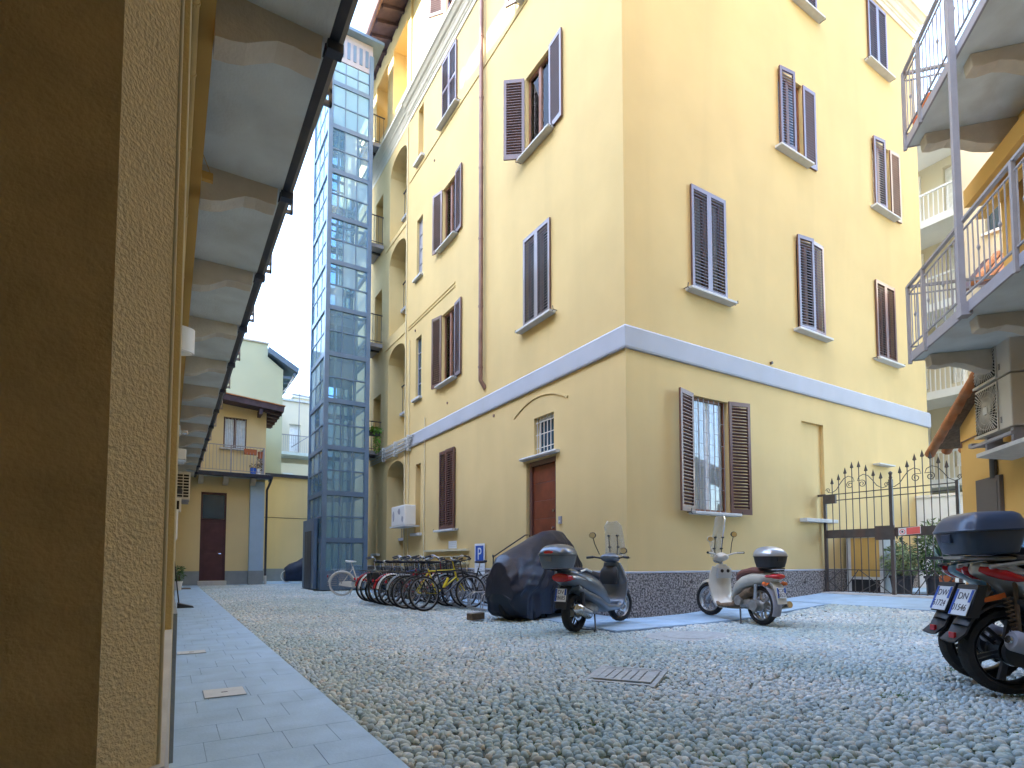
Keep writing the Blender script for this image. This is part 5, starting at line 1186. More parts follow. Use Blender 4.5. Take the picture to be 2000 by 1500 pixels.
b = MB(); leaves(b, (0, 0, .1), (.24, .12, .16), 190, .12, .5, .6); leaves(b, (.12, 0, -.3), (.10, .08, .4), 110, .10, .5, .8); b.build('foliage', 'leafl', t)
b = MB(); b.box(-.2, -.07, -.1, .2, .07, .06); b.build('trough', 'pot', t)

# ================================================================== BICYCLES
def wheel_meshes(r=.33):
    b = MB(); b.torus((0, 0, 0), r - .018, .019, 'y', 40, 8); ty = b.build('tyre', 'rubber', smooth=60)
    b = MB(); b.torus((0, 0, 0), r - .044, .011, 'y', 40, 6, 1.3); b.tube([(0, -.035, 0), (0, .035, 0)], .022, 10); rm = b.build('rim', 'rim', smooth=50)
    b = MB()
    for k in range(24):
        a_ = 2 * PI * k / 24; o = .3 * (1 if k % 2 else -1); y_ = .025 if k % 4 < 2 else -.025
        b.bar((.02 * math.cos(a_ + o * 4), y_, .02 * math.sin(a_ + o * 4)), ((r - .05) * math.cos(a_), 0, (r - .05) * math.sin(a_)), .0022, .0022)
    sp = b.build('spokes', 'chrome'); ms_ = (ty.data, rm.data, sp.data)
    for o in (ty, rm, sp): bpy.data.objects.remove(o)
    return ms_
WH = wheel_meshes(); WHP = WH[0].copy(); WHP.materials.clear(); WHP.materials.append(MT['bikew'])
def add_wheel(t, x, steer=0.0, z=.33, pale=False):
    w_ = bpy.data.objects.new('wheel', WHP if pale else WH[0]); COL.objects.link(w_); w_.parent = t; w_.location = (x, 0, z); w_.rotation_euler = (0, random.uniform(0, 6), steer)
    w_.rotation_mode = 'ZYX'
    for nm, m_ in (('rim', WH[1]), ('spokes', WH[2])):
        o = bpy.data.objects.new(nm, m_); COL.objects.link(o); o.parent = w_
def bicycle(label, x, y, head, lean, col='bikeb', style='city', steer=0.1, fend='bikeg', basket=False, rack=True, wrap=None, seat='seatb', z=.004, guard=None, bags=None):
    t = thing('bicycle', label, 'bicycle', (x, y, z), 0, 'bicycles parked in the rack'); t.rotation_mode = 'XYZ'; t.rotation_euler = (lean, 0, head)
    add_wheel(t, 0, pale=bool(guard)); add_wheel(t, 1.05, steer, pale=bool(guard))
    BBx, BBz = .43, .29; hx, hz = .86, .78; hbx, hbz = .90, .60; sx, sz = .27, .76
    b = MB(); T_ = lambda p, q, r_=.015: b.tube([(p[0], 0, p[1]), (q[0], 0, q[1])], r_, 8)
    T_((BBx, BBz), (sx, sz + .03)); T_((hx, hz), (hbx, hbz), .019); T_((hbx, hbz + .02), (BBx, BBz), .017)
    if style == 'sport': T_((sx + .01, sz - .02), (hx, hz - .02), .016)
    elif style == 'lady': b.tube([(hx + .01, 0, hz - .06), (.62, 0, .50), (.36, 0, .50)], .015, 8)
    else: T_((sx + .02, sz - .10), (hx, hz - .03), .015)
    for s_ in (-1, 1):
        b.tube([(BBx, s_ * .02, BBz), (.2, s_ * .05, .31), (0, s_ * .055, .33)], .009, 6); b.tube([(sx, s_ * .015, sz - .04), (0, s_ * .055, .33)], .008, 6)
    b.build('frame', col, t, smooth=50)
    b = MB()
    for s_ in (-1, 1): b.tube([(hbx + .02, s_ * .012, hbz - .01), (hbx + .05, s_ * .052, hbz - .1), (1.05, s_ * .055, .33)], .011, 6)
    b.tube([(hx, 0, hz), (hx - .03, 0, hz + .16)], .013, 8); b.build('fork', col if style != 'lady' else 'chrome', t, smooth=50)
    b = MB(); hbz2 = hz + .17
    if style == 'sport': b.tube([(hx + .02, -.30, hbz2 + .01), (hx + .05, -.1, hbz2), (hx + .05, .1, hbz2), (hx + .02, .30, hbz2 + .01)], .012, 8)
    else: b.tube([(hx - .22, -.27, hbz2 + .05), (hx - .06, -.25, hbz2 + .10), (hx + .02, -.10, hbz2 + .04), (hx - .03, 0, hbz2), (hx + .02, .10, hbz2 + .04), (hx - .06, .25, hbz2 + .10), (hx - .22, .27, hbz2 + .05)], .011, 8)
    hb = b.build('handlebar', 'chrome' if style != 'sport' else 'bikeb', t, smooth=50)
    b = MB()
    for s_ in (-1, 1):
        if style == 'sport': b.tube([(hx + .03, s_ * .20, hbz2 + .008), (hx + .015, s_ * .31, hbz2 + .01)], .018, 8); b.tube([(hx + .06, s_ * .2, hbz2), (hx + .10, s_ * .14, hbz2 - .01)], .006, 5)
        else: b.tube([(hx - .10, s_ * .255, hbz2 + .09), (hx - .23, s_ * .272, hbz2 + .05)], .017, 8)
    b.build('grip', 'bplast', hb, smooth=50)
    b = MB(); b.tube([(hx + .03, .05, hbz2), (hx + .12, .04, hbz2 - .08), (hx + .1, .02, .62), (1.0, .02, .60)], .004, 5); b.tube([(hx + .03, -.05, hbz2), (hx + .10, -.06, hbz2 - .12), (.75, -.02, .68)], .004, 5); b.build('brake_cable', 'cable', t)
    b = MB(); b.tube([(sx, 0, sz), (sx - .035, 0, sz + .14)], .012, 8); sp_ = b.build('seat_post', 'chrome', t)
    b = MB(); q = sz + .16; b.rings([[(x_ + sx - .05, w_ * math.cos(a_), q + zz + h_ * math.sin(a_)) for a_ in [2 * PI * k / 12 for k in range(12)]] for x_, w_, zz, h_ in ((-.14, .05, .015, .02), (-.11, .075, .01, .03), (-.04, .07, 0, .03), (.05, .035, 0, .025), (.13, .02, .0, .018), (.15, .008, -.005, .008))]); b.build('saddle', seat, t, smooth=60)
    if fend:
        b = MB(); b.ribbon([(.355 * math.cos(a_), .33 + .355 * math.sin(a_), .030) for a_ in [R(8 + k * 11) for k in range(16)]][::-1], .003, .030, 3)
        b.ribbon([(1.05 + .355 * math.cos(a_), .33 + .355 * math.sin(a_), .028) for a_ in [R(35 + k * 11) for k in range(13)]][::-1], .003, .030, 3); b.build('mudguard', fend, t, smooth=60)
        b = MB(); b.tube([(-.35, 0, .53), (-.375, 0, .53)], .03, 10); b.build('rear_light', 'red', t)
    if rack:
        b = MB()
        for s_ in (-1, 1): b.tube([(.22, s_ * .05, .72), (-.28, s_ * .06, .72)], .006, 5); b.tube([(-.10, s_ * .06, .72), (0, s_ * .065, .33)], .005, 5); b.tube([(-.22, s_ * .06, .72), (0, s_ * .065, .33)], .005, 5)
        for k in range(4): b.tube([(.15 - k * .13, -.06, .72), (.15 - k * .13, .06, .72)], .005, 5)
        b.build('luggage_rack', 'bikeb' if style != 'lady' else 'chrome', t)
    if basket:
        b = MB(); x0, x1, y0, y1, z0, z1 = .93, 1.20, -.17, .17, .70, .93
        for k in range(6): zz = z0 + (z1 - z0) * k / 5; b.tube([(x0, y0, zz), (x1, y0, zz), (x1, y1, zz), (x0, y1, zz), (x0, y0, zz)], .004, 4)
        for k in range(8): yy = y0 + (y1 - y0) * k / 7; b.tube([(x0, yy, z1), (x0 + .03, yy, z0), (x1 - .03, yy, z0), (x1, yy, z1)], .003, 4)
        for k in range(6): xx = x0 + (x1 - x0) * k / 5; b.tube([(xx, y0, z1), (xx, y0, z0)], .003, 4); b.tube([(xx, y1, z1), (xx, y1, z0)], .003, 4)
        b.build('basket', 'bikeb', t)
    b = MB(); b.torus((BBx, .05, BBz), .085, .006, 'y', 24, 5); b.torus((0, .045, .33), .035, .006, 'y', 16, 5)
    b.tube([(BBx, .05, BBz + .085), (0, .045, .33 + .035)], .004, 4); b.tube([(BBx, .05, BBz - .085), (0, .045, .33 - .035)], .004, 4); b.build('chain', 'cable', t)
    for s_ in (-1, 1): b = MB(); b.tube([(BBx, s_ * .05, BBz), (BBx + s_ * .12, s_ * .075, BBz - s_ * .12)], .010, 6); b.box(BBx + s_ * .12 - .045, s_ * .08 - .0, BBz - s_ * .12 - .012, BBx + s_ * .12 + .045, s_ * .08 + s_ * .09, BBz - s_ * .12 + .012); b.build('crank', 'rimd', t)
    if guard: b = MB(); b.prism([(-.08, .30), (-.05, .37), (.1, .39), (.46, .40), (.52, .30), (.46, .20), (.05, .27)], 'y', -.062, -.048); b.prism([(-.08, .30), (-.05, .37), (.1, .39), (.46, .40), (.52, .30), (.46, .20), (.05, .27)], 'y', .048, .062); b.build('chain_guard', guard, t)
    b = MB(); b.tube([(.30, .03, .28), (.22, .16, .0)], .007, 5); b.build('kickstand', 'rimd', t)
    if wrap:
        b = MB(); b.tube([(.58, -.02, .40), (.70, -.02, .60)], .030, 8); b.build('bottle', wrap, t, smooth=50)
    if bags:
        b = MB()
        for s_ in (-1, 1): b.hexa([(-.28, s_ * .07, .40), (.12, s_ * .07, .40), (.12, s_ * .17, .40), (-.28, s_ * .17, .40), (-.30, s_ * .07, .70), (.14, s_ * .07, .70), (.14, s_ * .18, .70), (-.30, s_ * .18, .70)])
        b.build('pannier', bags, t, bevel=.03)
    return t
bicycle('black trekking bicycle nearest the camera at the front of the rack', 4.12, 9.86, R(7), R(-5), 'bikeb', 'sport', .15, None, rack=True)
bicycle('yellow sports bicycle just behind the front black one', 4.10, 10.20, R(4), R(-6), 'yellow', 'sport', -.15, None, wrap='yellow', rack=False)
bicycle('black mountain bicycle with bottle right behind the yellow bicycle', 4.02, 10.55, R(3), R(4), 'bikeb', 'sport', .2, None, rack=True, wrap='bikeg')
bicycle('black city bicycle backed to the wall behind the yellow bicycle', 6.02, 10.75, R(182), R(3), 'bikeb', 'city', .1, 'bikeg', basket=True)
bicycle('blue bicycle backed to the wall opposite the middle of the row', 6.02, 12.2, R(178), R(-3), 'bikebl', 'city', -.2, 'bikeb', basket=True)
bicycle('dark bicycle with high basket backed to the wall near the far end', 6.0, 13.9, R(181), R(4), 'bikeb', 'lady', .2, 'bikeg', basket=True, bags='bplast')
bicycle('black bicycle with red mudguards squeezed in near the far end of the row', 4.02, 12.95, R(2), R(5), 'bikeb', 'city', -.15, 'biker', basket=True)
bicycle('red and silver bicycle third from the front of the rack', 4.05, 10.90, R(5), R(5), 'biker', 'city', .1, 'bikeg', seat='seatb', basket=True, bags=None)
bicycle('black city bicycle with chrome mudguards in the middle of the rack', 4.02, 11.30, R(2), R(-4), 'bikeb', 'city', .2, 'bikew', basket=True)
bicycle('grey city bicycle with child seat rack near the middle of the row', 3.98, 11.5, R(5), R(3), 'bikeg', 'lady', -.2, 'biker', bags=None)
bicycle('dark blue city bicycle with panniers in the row', 3.98, 11.85, R(1), R(-5), 'bikebl', 'city', .1, 'bikeb', bags='bplast')
bicycle('black bicycle with saddle cover, third from the far end of the row', 4.0, 12.2, R(4), R(4), 'bikeb', 'lady', .25, 'bikeg', seat='white', basket=True)
bicycle('black bicycle with pale mudguards, second from the far end of the row', 4.0, 12.55, R(6), R(-3), 'bikeb', 'city', -.1, 'bikew')
bicycle('white bicycle with white chain guard at the far end of the row', 4.0, 15.30, R(-14), R(3), 'bikew', 'lady', .1, 'bikew', guard='bikew', seat='white')
rk = thing('bicycle_rack', 'low galvanised steel bicycle rack under the parked bicycles', 'bicycle rack', (5.35, 9.3, .0))
b = MB()
for x_ in (-.28, .28): b.bar((x_, -.1, .03), (x_, 6.3, .03), .04, .04)
b.build('base_rail', 'rim', rk)
for k in range(12):
    b = MB(); y_ = .05 + k * .52
    for q in (0, .09): b.tube([(-.28, y_ + q, .05), (-.24, y_ + q, .28), (-.18, y_ + q, .33), (.10, y_ + q, .33), (.18, y_ + q, .28), (.26, y_ + q, .05)], .011, 6)
    b.build('wheel_hoop', 'rim', rk, smooth=50)
t = thing('notice_plate', 'dark notice plate leaning low against the plinth behind the front bicycle wheel', 'sign', (XM - .06, 12.3, .12), WM)
b = MB(); b.box(-.22, -.02, 0, .22, 0, .45); b.build('plate', 'greyp', t); b = MB(); b.box(-.17, -.023, .08, .17, -.021, .38); b.build('print', 'signw', t)

# ================================================================== COVERED MOTORCYCLE
cv = thing('covered_motorcycle', 'motorcycle under a loose navy blue cover beside the brown door', 'motorcycle', (5.32, 7.95, 0), R(20))
prof = [(-1.00, .46, .10, .30, .0), (-.97, .50, .24, .42, 0), (-.85, .54, .33, .50, 0), (-.6, .59, .38, .55, 0), (-.3, .65, .41, .60, 0), (.0, .72, .43, .655, 0), (.3, .79, .45, .675, 0), (.5, .82, .46, .67, 0), (.68, .82, .45, .66, 0), (.82, .74, .40, .58, 0), (.93, .62, .30, .46, 0), (.99, .50, .15, .32, 0)]
rs = []; n_ = 120
def interp(u):
    u = u * (len(prof) - 1); i = min(int(u), len(prof) - 2); f_ = u - i; return [prof[i][k] * (1 - f_) + prof[i + 1][k] * f_ for k in range(5)]
for i in range(111):
    x_, zc, hw_, hh_, _ = interp(i / 110); r_ = []
    for k in range(n_):
        a_ = 2 * PI * k / n_; c, s = math.cos(a_), math.sin(a_)
        w_ = hw_ * (1 - .32 * max(0, s) ** 1.5); rip = (.008 * math.sin(x_ * 9 + s * 7 + c) + .009 * math.sin(x_ * 21 - s * 11) + .008 * math.sin(17 * s + 5 * x_)) * (1.0 - .3 * s)
        fold = .012 * max(0, math.sin((x_ * .8 + s * .9) * 9)) ** 3
        zz = zc + hh_ * s * (1 + rip * .25)
        hem = (.05 + 3.2 * max(0, -.72 - x_) ** 2 * 1.6 if x_ < -.55 else .05 + .17 * min(1, (x_ + .55) / 1.3)) + .02 * math.sin(x_ * 14)
        if s < -.45: zz = hem
        ph_ = math.atan2(zz - 1.5, x_ - .55); rr_ = min(1, math.hypot(zz - 1.5, x_ - .55)); fold += .034 * rr_ * (1 - abs(math.sin(11 * ph_ + 1.2 * math.sin(3 * x_)))) + .020 * rr_ * (1 - abs(math.sin(23 * ph_ + 2 * x_)))
        r_.append((x_ + rip * .5, (w_ + rip + fold) * math.copysign(abs(c) ** .8, c), max(hem, zz)))
    rs.append(r_)
b = MB(); b.rings(rs); b.build('cover', 'tarp', cv, smooth=75)
b = MB(); b.torus((-.66, 0, .28), .22, .062, 'y', 36, 10); b.tube([(-.66, -.06, .28), (-.66, .06, .28)], .1, 16); b.torus((.72, 0, .27), .21, .055, 'y', 36, 10)
b.build('wheel', 'rubber', cv, smooth=60)
b = MB(); b.tube([(-.25, -.16, .28), (-.15, -.22, .01), (.02, -.22, .01), (.02, -.16, .25)], .014, 6); b.tube([(-.25, .16, .28), (-.15, .22, .01), (.02, .22, .01)], .014, 6); b.build('centre_stand', 'bplast', cv, smooth=50)
t = thing('wooden_block', 'short pale wooden block on the pebbles behind the navy motorcycle cover', 'block', (4.28, 8.05, .01), R(20)); b = MB(); b.box(-.2, -.06, 0, .1, .06, .10); b.build('block', 'bark', t, bevel=.006); b = MB(); b.box(-.2, -.05, .10, .08, .05, .12); b.build('top_board', 'kerb', t)

# ================================================================== SCOOTERS
def scooter_wheel(t, name, x, r, w_, rimm='rimd', spokes=5, steer=0, zc=None, sub=True):
    zc = r if zc is None else zc
    b = MB(); n_ = 44
    tp = [(r - .105 + .04, -.62), (r - .045, -1.0), (r - .012, -.80), (r, -.35), (r, .35), (r - .012, .80), (r - .045, 1.0), (r - .105 + .04, .62)]
    vs = []; fs = []; K = len(tp)
    for i in range(n_):
        a_ = 2 * PI * i / n_
        for q, y_ in tp: vs.append((q * math.cos(a_), y_ * w_ / 2, q * math.sin(a_)))
        for j in range(K): fs.append((i * K + j, i * K + (j + 1) % K, ((i + 1) % n_) * K + (j + 1) % K, ((i + 1) % n_) * K + j))
    b.add(vs, fs)
    for i in range(n_):
        a_ = 2 * PI * i / n_; s_ = 1 if i % 2 else -1
        b.bar(((r + .001) * math.cos(a_), s_ * .005, (r + .001) * math.sin(a_)), ((r - .006) * math.cos(a_ + .06), s_ * w_ * .40, (r - .006) * math.sin(a_ + .06)), .006, .006)
    wh = b.build(name, 'rubber', t, smooth=35, loc=(x, 0, zc), rot=(0, 0, steer))
    b = MB(); ri = r - .075
    b.torus((0, 0, 0), ri, .014, 'y', 40, 8, w_ * 24); b.tube([(0, -w_ * .42, 0), (0, w_ * .42, 0)], .048, 20)
    for k in range(spokes):
        a_ = 2 * PI * k / spokes + .3
        for s_ in (-1, 1): b.bar((.035 * math.cos(a_ + s_ * .5), s_ * .018, .035 * math.sin(a_ + s_ * .5)), ((ri) * math.cos(a_ + s_ * .10), s_ * .015, ri * math.sin(a_ + s_ * .10)), .022, .026, (0, 1, 0))
    b.build('rim', rimm, wh, smooth=40)
    b = MB(); b.torus((0, w_ * .5, 0), .085, .018, 'y', 30, 4, .12); b.torus((0, -w_ * .5, 0), .085, .018, 'y', 30, 4, .12); b.build('brake_disc', 'chrome', wh, smooth=50)
    return wh
def plate(t, l1, l2, loc, rot, w_=.17, h_=.17):
    b = MB(); b.box(-w_ / 2, -.003, -h_ / 2, w_ / 2, .003, h_ / 2); p_ = b.build('licence_plate', 'signw', t, loc=loc, rot=rot, bevel=.002)
    b = MB(); b.box(-w_ / 2 + .002, -.0042, -h_ / 2 + .004, -w_ / 2 + .028, -.0032, h_ / 2 - .004); b.box(w_ / 2 - .028, -.0042, .0, w_ / 2 - .002, -.0032, h_ / 2 - .004); b.build('blue_strip', 'blue', p_)
    text(l1, .072, 'ink', p_, (0, -.0045, h_ * .22), (R(90), 0, 0), .0005); text(l2, .072, 'ink', p_, (0, -.0045, -h_ * .22), (R(90), 0, 0), .0005, sx=.85)
    return p_
def topbox(t, x, z, lx, ly, h_, base, lid, tilt=.0, light=None, sharp=False):
    pw_ = 4.4 if sharp else 3.2
    b = MB(); b.loftz([(0, 0, lx * .34, ly * .34), (.012, 0, lx * .42, ly * .42), (h_ * .28, 0, lx * .47, ly * .47), (h_ * .50, 0, lx * .5, ly * .5), (h_ * .52, 0, lx * .5, ly * .5)], pw_, 44)
    tb = b.build('top_box', base, t, smooth=40, loc=(x, 0, z), rot=(0, tilt, 0))
    S_ = [(.53, 0, .52), (.57, 0, .53), (.62, .004, .515), (.76, .01, .485), (.90, .02, .43), (.97, .03, .35), (1.0, .035, .20), (1.005, .035, .05)] if sharp else [(.53, 0, .51), (.58, 0, .52), (.70, .01, .495), (.82, .015, .44), (.91, .02, .36), (.97, .02, .25), (1.0, .02, .12), (1.005, .02, .03)]
    b = MB(); b.loftz([(h_ * q, o_, lx * w_, ly * w_) for q, o_, w_ in S_], pw_, 44); b.build('lid', lid, tb, smooth=38 if sharp else 60)
    b = MB(); b.loftz([(h_ * .518, 0, lx * .525, ly * .525), (h_ * .535, 0, lx * .525, ly * .525)], 3.2, 36); b.build('seam', 'bplast', tb, smooth=40)
    b = MB(); b.box(-lx * .52, -.05, h_ * .30, -lx * .46, .05, h_ * .50); b.build('latch', base, tb, bevel=.006)
    if light: b = MB(); b.rings([[(-lx * .505 + k * .02, .06 * math.cos(q) * (1.2 - .1 * k) - 0, h_ * .66 + .022 * math.sin(q)) for q in [2 * PI * j / 14 for j in range(14)]] for k in range(3)]); b.build('reflector', light, tb, smooth=50)
    return tb
def mirror_part(t, x, z, s_, m_='bplast', h_=.22, out=.22):
    b = MB(); b.tube([(x, s_ * .16, z), (x + .02, s_ * (out - .02), z + h_ * .6), (x, s_ * out, z + h_)], .007, 6)
    mr = b.build('mirror', m_, t, smooth=60)
    b = MB(); b.rings([[(x - .02 + d_, s_ * out + w_ * math.cos(q), z + h_ + .03 + w_ * .8 * math.sin(q)) for q in [2 * PI * k / 20 for k in range(20)]] for d_, w_ in ((0, .055), (.012, .060), (.035, .045), (.045, .02))]); b.build('housing', m_, mr, smooth=60)
    b = MB(); b.rings([[(x - .0215 + d_, s_ * out + w_ * math.cos(q), z + h_ + .03 + w_ * .8 * math.sin(q)) for q in [2 * PI * k / 20 for k in range(20)]] for d_, w_ in ((0, .050), (.001, .050))]); b.build('mirror_glass', 'chrome', mr)
def windshield(t, prof, w0, w1):
    b = MB(); L = len(prof); b.ribbon([(x_, z_, w0 + (w1 - w0) * (k / (L - 1)) ** 1.3 if k < L - 1 else w1 * .6) for k, (x_, z_) in enumerate(prof)], .004, .03, 6)
    ws = b.build('windshield', 'clear', t, smooth=60)
    b = MB()
    for s_ in (-1, 1): b.tube([(prof[0][0] - .02, s_ * .05, prof[0][1] - .03), (prof[1][0] - .02, s_ * .07, prof[1][1] + .02), (prof[2][0] - .01, s_ * .07, prof[2][1])], .007, 6)
    for s_ in (-1, 1):
        for k in (1, 2): b.tube([(prof[k][0] - .03, s_ * .07, prof[k][1]), (prof[k][0] + .015, s_ * .07, prof[k][1])], .014, 8)
    b.build('bracket', 'bplast', ws)

# ---- grey scooter by the corner: x forward, right side towards the camera
gs_ = thing('scooter', 'dark grey scooter with round grey top box parked at the corner of the yellow building', 'scooter', (4.66, 6.02, .004), R(21))
r0 = .255; WB = 1.33
scooter_wheel(gs_, 'rear_wheel', 0, r0, .13, 'rimd', 5); scooter_wheel(gs_, 'front_wheel', WB, r0, .115, 'rim', 5, R(-12), zc=r0 + .03)
b = MB(); b.loftx([(-.34, .74, .06, .05), (-.30, .74, .13, .09), (-.15, .715, .175, .125), (.10, .655, .20, .155), (.30, .60, .20, .16), (.48, .52, .19, .17), (.60, .44, .18, .15), (.70, .36, .17, .10)], 2.5, 28); b.build('body', 'gpaint', gs_, smooth=50)
b = MB(); b.loftx([(-.14, .60, .17, .05), (.10, .50, .19, .06), (.40, .40, .20, .07), (.62, .29, .20, .07), (.95, .27, .19, .05), (1.08, .33, .18, .06)], 3, 20); b.build('side_panel', 'gpaint', gs_, smooth=50)
b = MB(); b.ribbon([(.66, .33, .17), (.80, .30, .17), (.95, .30, .18), (1.03, .36, .20), (1.08, .50, .22), (1.10, .66, .215), (1.09, .80, .17), (1.06, .90, .12)], .03, .05, 8); b.build('leg_shield', 'gpaint', gs_, smooth=50)
b = MB(); b.loftz([(.30, 1.13, .06, .12), (.42, 1.17, .09, .19), (.60, 1.17, .085, .22), (.78, 1.13, .075, .18), (.92, 1.08, .05, .12)], 2.4, 26); b.build('front_cowl', 'gpaint', gs_, smooth=50)
b = MB(); b.ribbon([(.68, .345, .15), (.82, .315, .15), (.97, .32, .15)], .015, 0, 3); b.build('floorboard', 'bplast', gs_)
b = MB(); b.loftx([(-.12, .80, .10, .02), (-.08, .81, .15, .05), (.10, .80, .155, .055), (.30, .765, .15, .055), (.50, .735, .12, .055), (.58, .70, .07, .04)], 2.6, 24); b.build('seat', 'seatb', gs_, smooth=50)
b = MB(); b.ribbon([(1.33 + .30 * math.cos(a_), r0 + .03 + .30 * math.sin(a_), .075) for a_ in [R(40 + k * 12) for k in range(11)]][::-1], .01, .03, 4); b.build('front_mudguard', 'gpaint', gs_, smooth=60)
b = MB()
for s_ in (-1, 1): b.tube([(1.13, s_ * .06, .66), (1.24, s_ * .085, .42), (1.33, s_ * .085, .285)], [.022, .024, .02], 10)
b.tube([(1.05, 0, .84), (1.13, 0, .60)], .03, 10); b.build('fork', 'chrome', gs_, smooth=50)
b = MB(); b.rings([[(1.02 + dx_, w_ * math.cos(q), .99 + zz + h_ * math.sin(q)) for q in [2 * PI * k / 20 for k in range(20)]] for dx_, w_, zz, h_ in ((-.12, .06, .0, .03), (-.09, .11, .0, .055), (0, .15, .0, .075), (.08, .13, -.01, .07), (.13, .08, -.02, .045), (.15, .03, -.02, .02))]); b.build('handlebar_cowl', 'gpaint', gs_, smooth=50)
b = MB(); b.tube([(1.04, -.13, .98), (.98, -.24, 1.0), (.93, -.34, .99)], .013, 8); b.tube([(1.04, .13, .98), (.98, .24, 1.0), (.93, .34, .99)], .013, 8); hb = b.build('handlebar', 'bplast', gs_, smooth=50)
b = MB()
for s_ in (-1, 1): b.tube([(.975, s_ * .25, 1.0), (.93, s_ * .345, .99)], .019, 10); b.tube([(1.04, s_ * .20, 1.0), (1.0, s_ * .34, .985)], .006, 6)
b.build('grip', 'bplast', hb, smooth=50)
b = MB(); b.loftz([(.60, 1.0, .05, .13), (.68, .99, .06, .15), (.80, 1.0, .05, .14), (.86, 1.02, .03, .10)], 2.6, 20); b.build('glove_box', 'bplast', gs_, smooth=50)
mirror_part(gs_, 1.0, 1.04, 1, h_=.26, out=.27); mirror_part(gs_, 1.0, 1.04, -1, h_=.02, out=.24)
windshield(gs_, [(1.17, 1.02), (1.165, 1.15), (1.14, 1.32), (1.10, 1.46), (1.07, 1.53)], .17, .13)
topbox(gs_, -.40, .84, .44, .42, .32, 'gpaint', 'gpaint', 0, 'red')
b = MB(); b.bar((-.45, -.07, .825), (.0, -.07, .80), .02, .02); b.bar((-.45, .07, .825), (.0, .07, .80), .02, .02); b.box(-.50, -.10, .828, -.3, .10, .84); b.build('luggage_rack', 'rimd', gs_)
b = MB(); b.tube([(-.16, -.19, .80), (.0, -.19, .835), (.14, -.185, .80)], .016, 8); b.tube([(-.16, .19, .80), (.0, .19, .835), (.14, .185, .80)], .016, 8); b.build('grab_rail', 'silver', gs_, smooth=60)
b = MB(); b.rings([[(x_, w_ * math.cos(q), .725 + h_ * math.sin(q)) for q in [2 * PI * k / 20 for k in range(20)]] for x_, w_, h_ in ((-.362, .06, .03), (-.352, .125, .055), (-.30, .150, .062), (-.20, .165, .055), (-.14, .172, .03))]); b.build('tail_light', 'red', gs_, smooth=50)
b = MB(); b.loftx([(-.28, .735, .162, .035), (-.18, .73, .1815, .05), (-.05, .70, .19, .035), (0, .69, .19, .01)], 2.2, 18); b.build('indicator', 'silver', gs_, smooth=50)
b = MB(); b.ribbon([(-.16, .62, .08), (-.25, .55, .085), (-.31, .42, .085), (-.33, .32, .08)], .012, .01, 4); b.build('rear_mudguard', 'bplast', gs_, smooth=60)
plate(gs_, 'DV', '28685', (-.335, 0, .50), (R(-12), 0, R(-90)))
b = MB(); b.tube([(.18, -.14, .22), (.06, -.18, .24), (-.26, -.20, .34), (-.28, -.20, .345)], [.03, .070, .064, .045], 16); b.build('exhaust', 'chrome', gs_, smooth=50)
b = MB(); b.tube([(.03, -.235, .262), (-.2, -.246, .322)], [.030, .034], 10); b.build('exhaust_guard', 'silver', gs_, smooth=50)
b = MB(); b.loftx([(-.10, .27, .06, .06), (.0, .27, .10, .08), (.25, .30, .12, .11), (.5, .32, .10, .12), (.6, .32, .05, .08)], 2.6, 16); b.tube([(-.02, .13, .30), (-.1, .13, .56)], .025, 8); b.build('engine', 'engine', gs_, smooth=50)
b = MB(); b.tube([(.30, -.14, .22), (.24, -.19, .0), (.20, -.19, .0)], .013, 6); b.tube([(.30, .14, .22), (.24, .19, .0), (.20, .19, .0)], .013, 6); b.tube([(.24, -.19, .01), (.24, .19, .01)], .008, 6); b.build('centre_stand', 'bplast', gs_, smooth=50)
b = MB(); b.tube([(.05, -.12, .28), (-.06, -.15, .60)], .03, 10); b.build('shock_absorber', 'rimd', gs_)

# ---- beige scooter: left side towards the camera
wsx = thing('scooter', 'beige high-wheeled scooter with silver top box and tall windscreen by the barred window', 'scooter', (7.45, 5.15, .01), R(74.5))
r1 = .285; WB = 1.24
scooter_wheel(wsx, 'rear_wheel', 0, r1, .10, 'rim', 6); scooter_wheel(wsx, 'front_wheel', WB, r1 - .01, .085, 'rim', 5, R(14), zc=r1 + .02)
b = MB(); b.loftx([(-.36, .70, .05, .03), (-.32, .70, .10, .05), (-.15, .69, .13, .08), (.08, .67, .16, .10), (.28, .62, .165, .10), (.42, .54, .15, .10), (.50, .44, .13, .09), (.54, .36, .12, .06)], 2.4, 26); b.build('body', 'wpaint', wsx, smooth=50)
b = MB(); b.loftx([(.10, .50, .135, .06), (.25, .44, .15, .09), (.36, .34, .16, .10), (.50, .25, .17, .055), (.80, .23, .17, .04), (.90, .27, .16, .05)], 2.6, 22); b.build('side_panel', 'bark', wsx, smooth=50)
b = MB(); b.ribbon([(.62, .265, .15), (.78, .265, .16), (.86, .30, .17), (.90, .42, .19), (.925, .58, .205), (.92, .72, .19), (.895, .84, .15)], .03, .05, 8); b.build('leg_shield', 'wpaint', wsx, smooth=50)
b = MB(); b.loftz([(.34, .99, .05, .08), (.45, 1.01, .07, .15), (.60, 1.0, .07, .18), (.76, .97, .06, .15), (.88, .92, .04, .09)], 2.4, 24); b.build('front_cowl', 'wpaint', wsx, smooth=50)
b = MB(); b.loftz([(.66, .87, .02, .13), (.72, .86, .03, .145), (.82, .86, .02, .13)], 3, 18); gb_ = b.build('glove_box', 'silver', wsx, smooth=50)
b = MB(); b.tube([(.855, .055, .775), (.83, .055, .775)], .028, 12); b.tube([(.855, -.055, .775), (.83, -.055, .775)], .028, 12); b.build('vent', 'black', gb_)
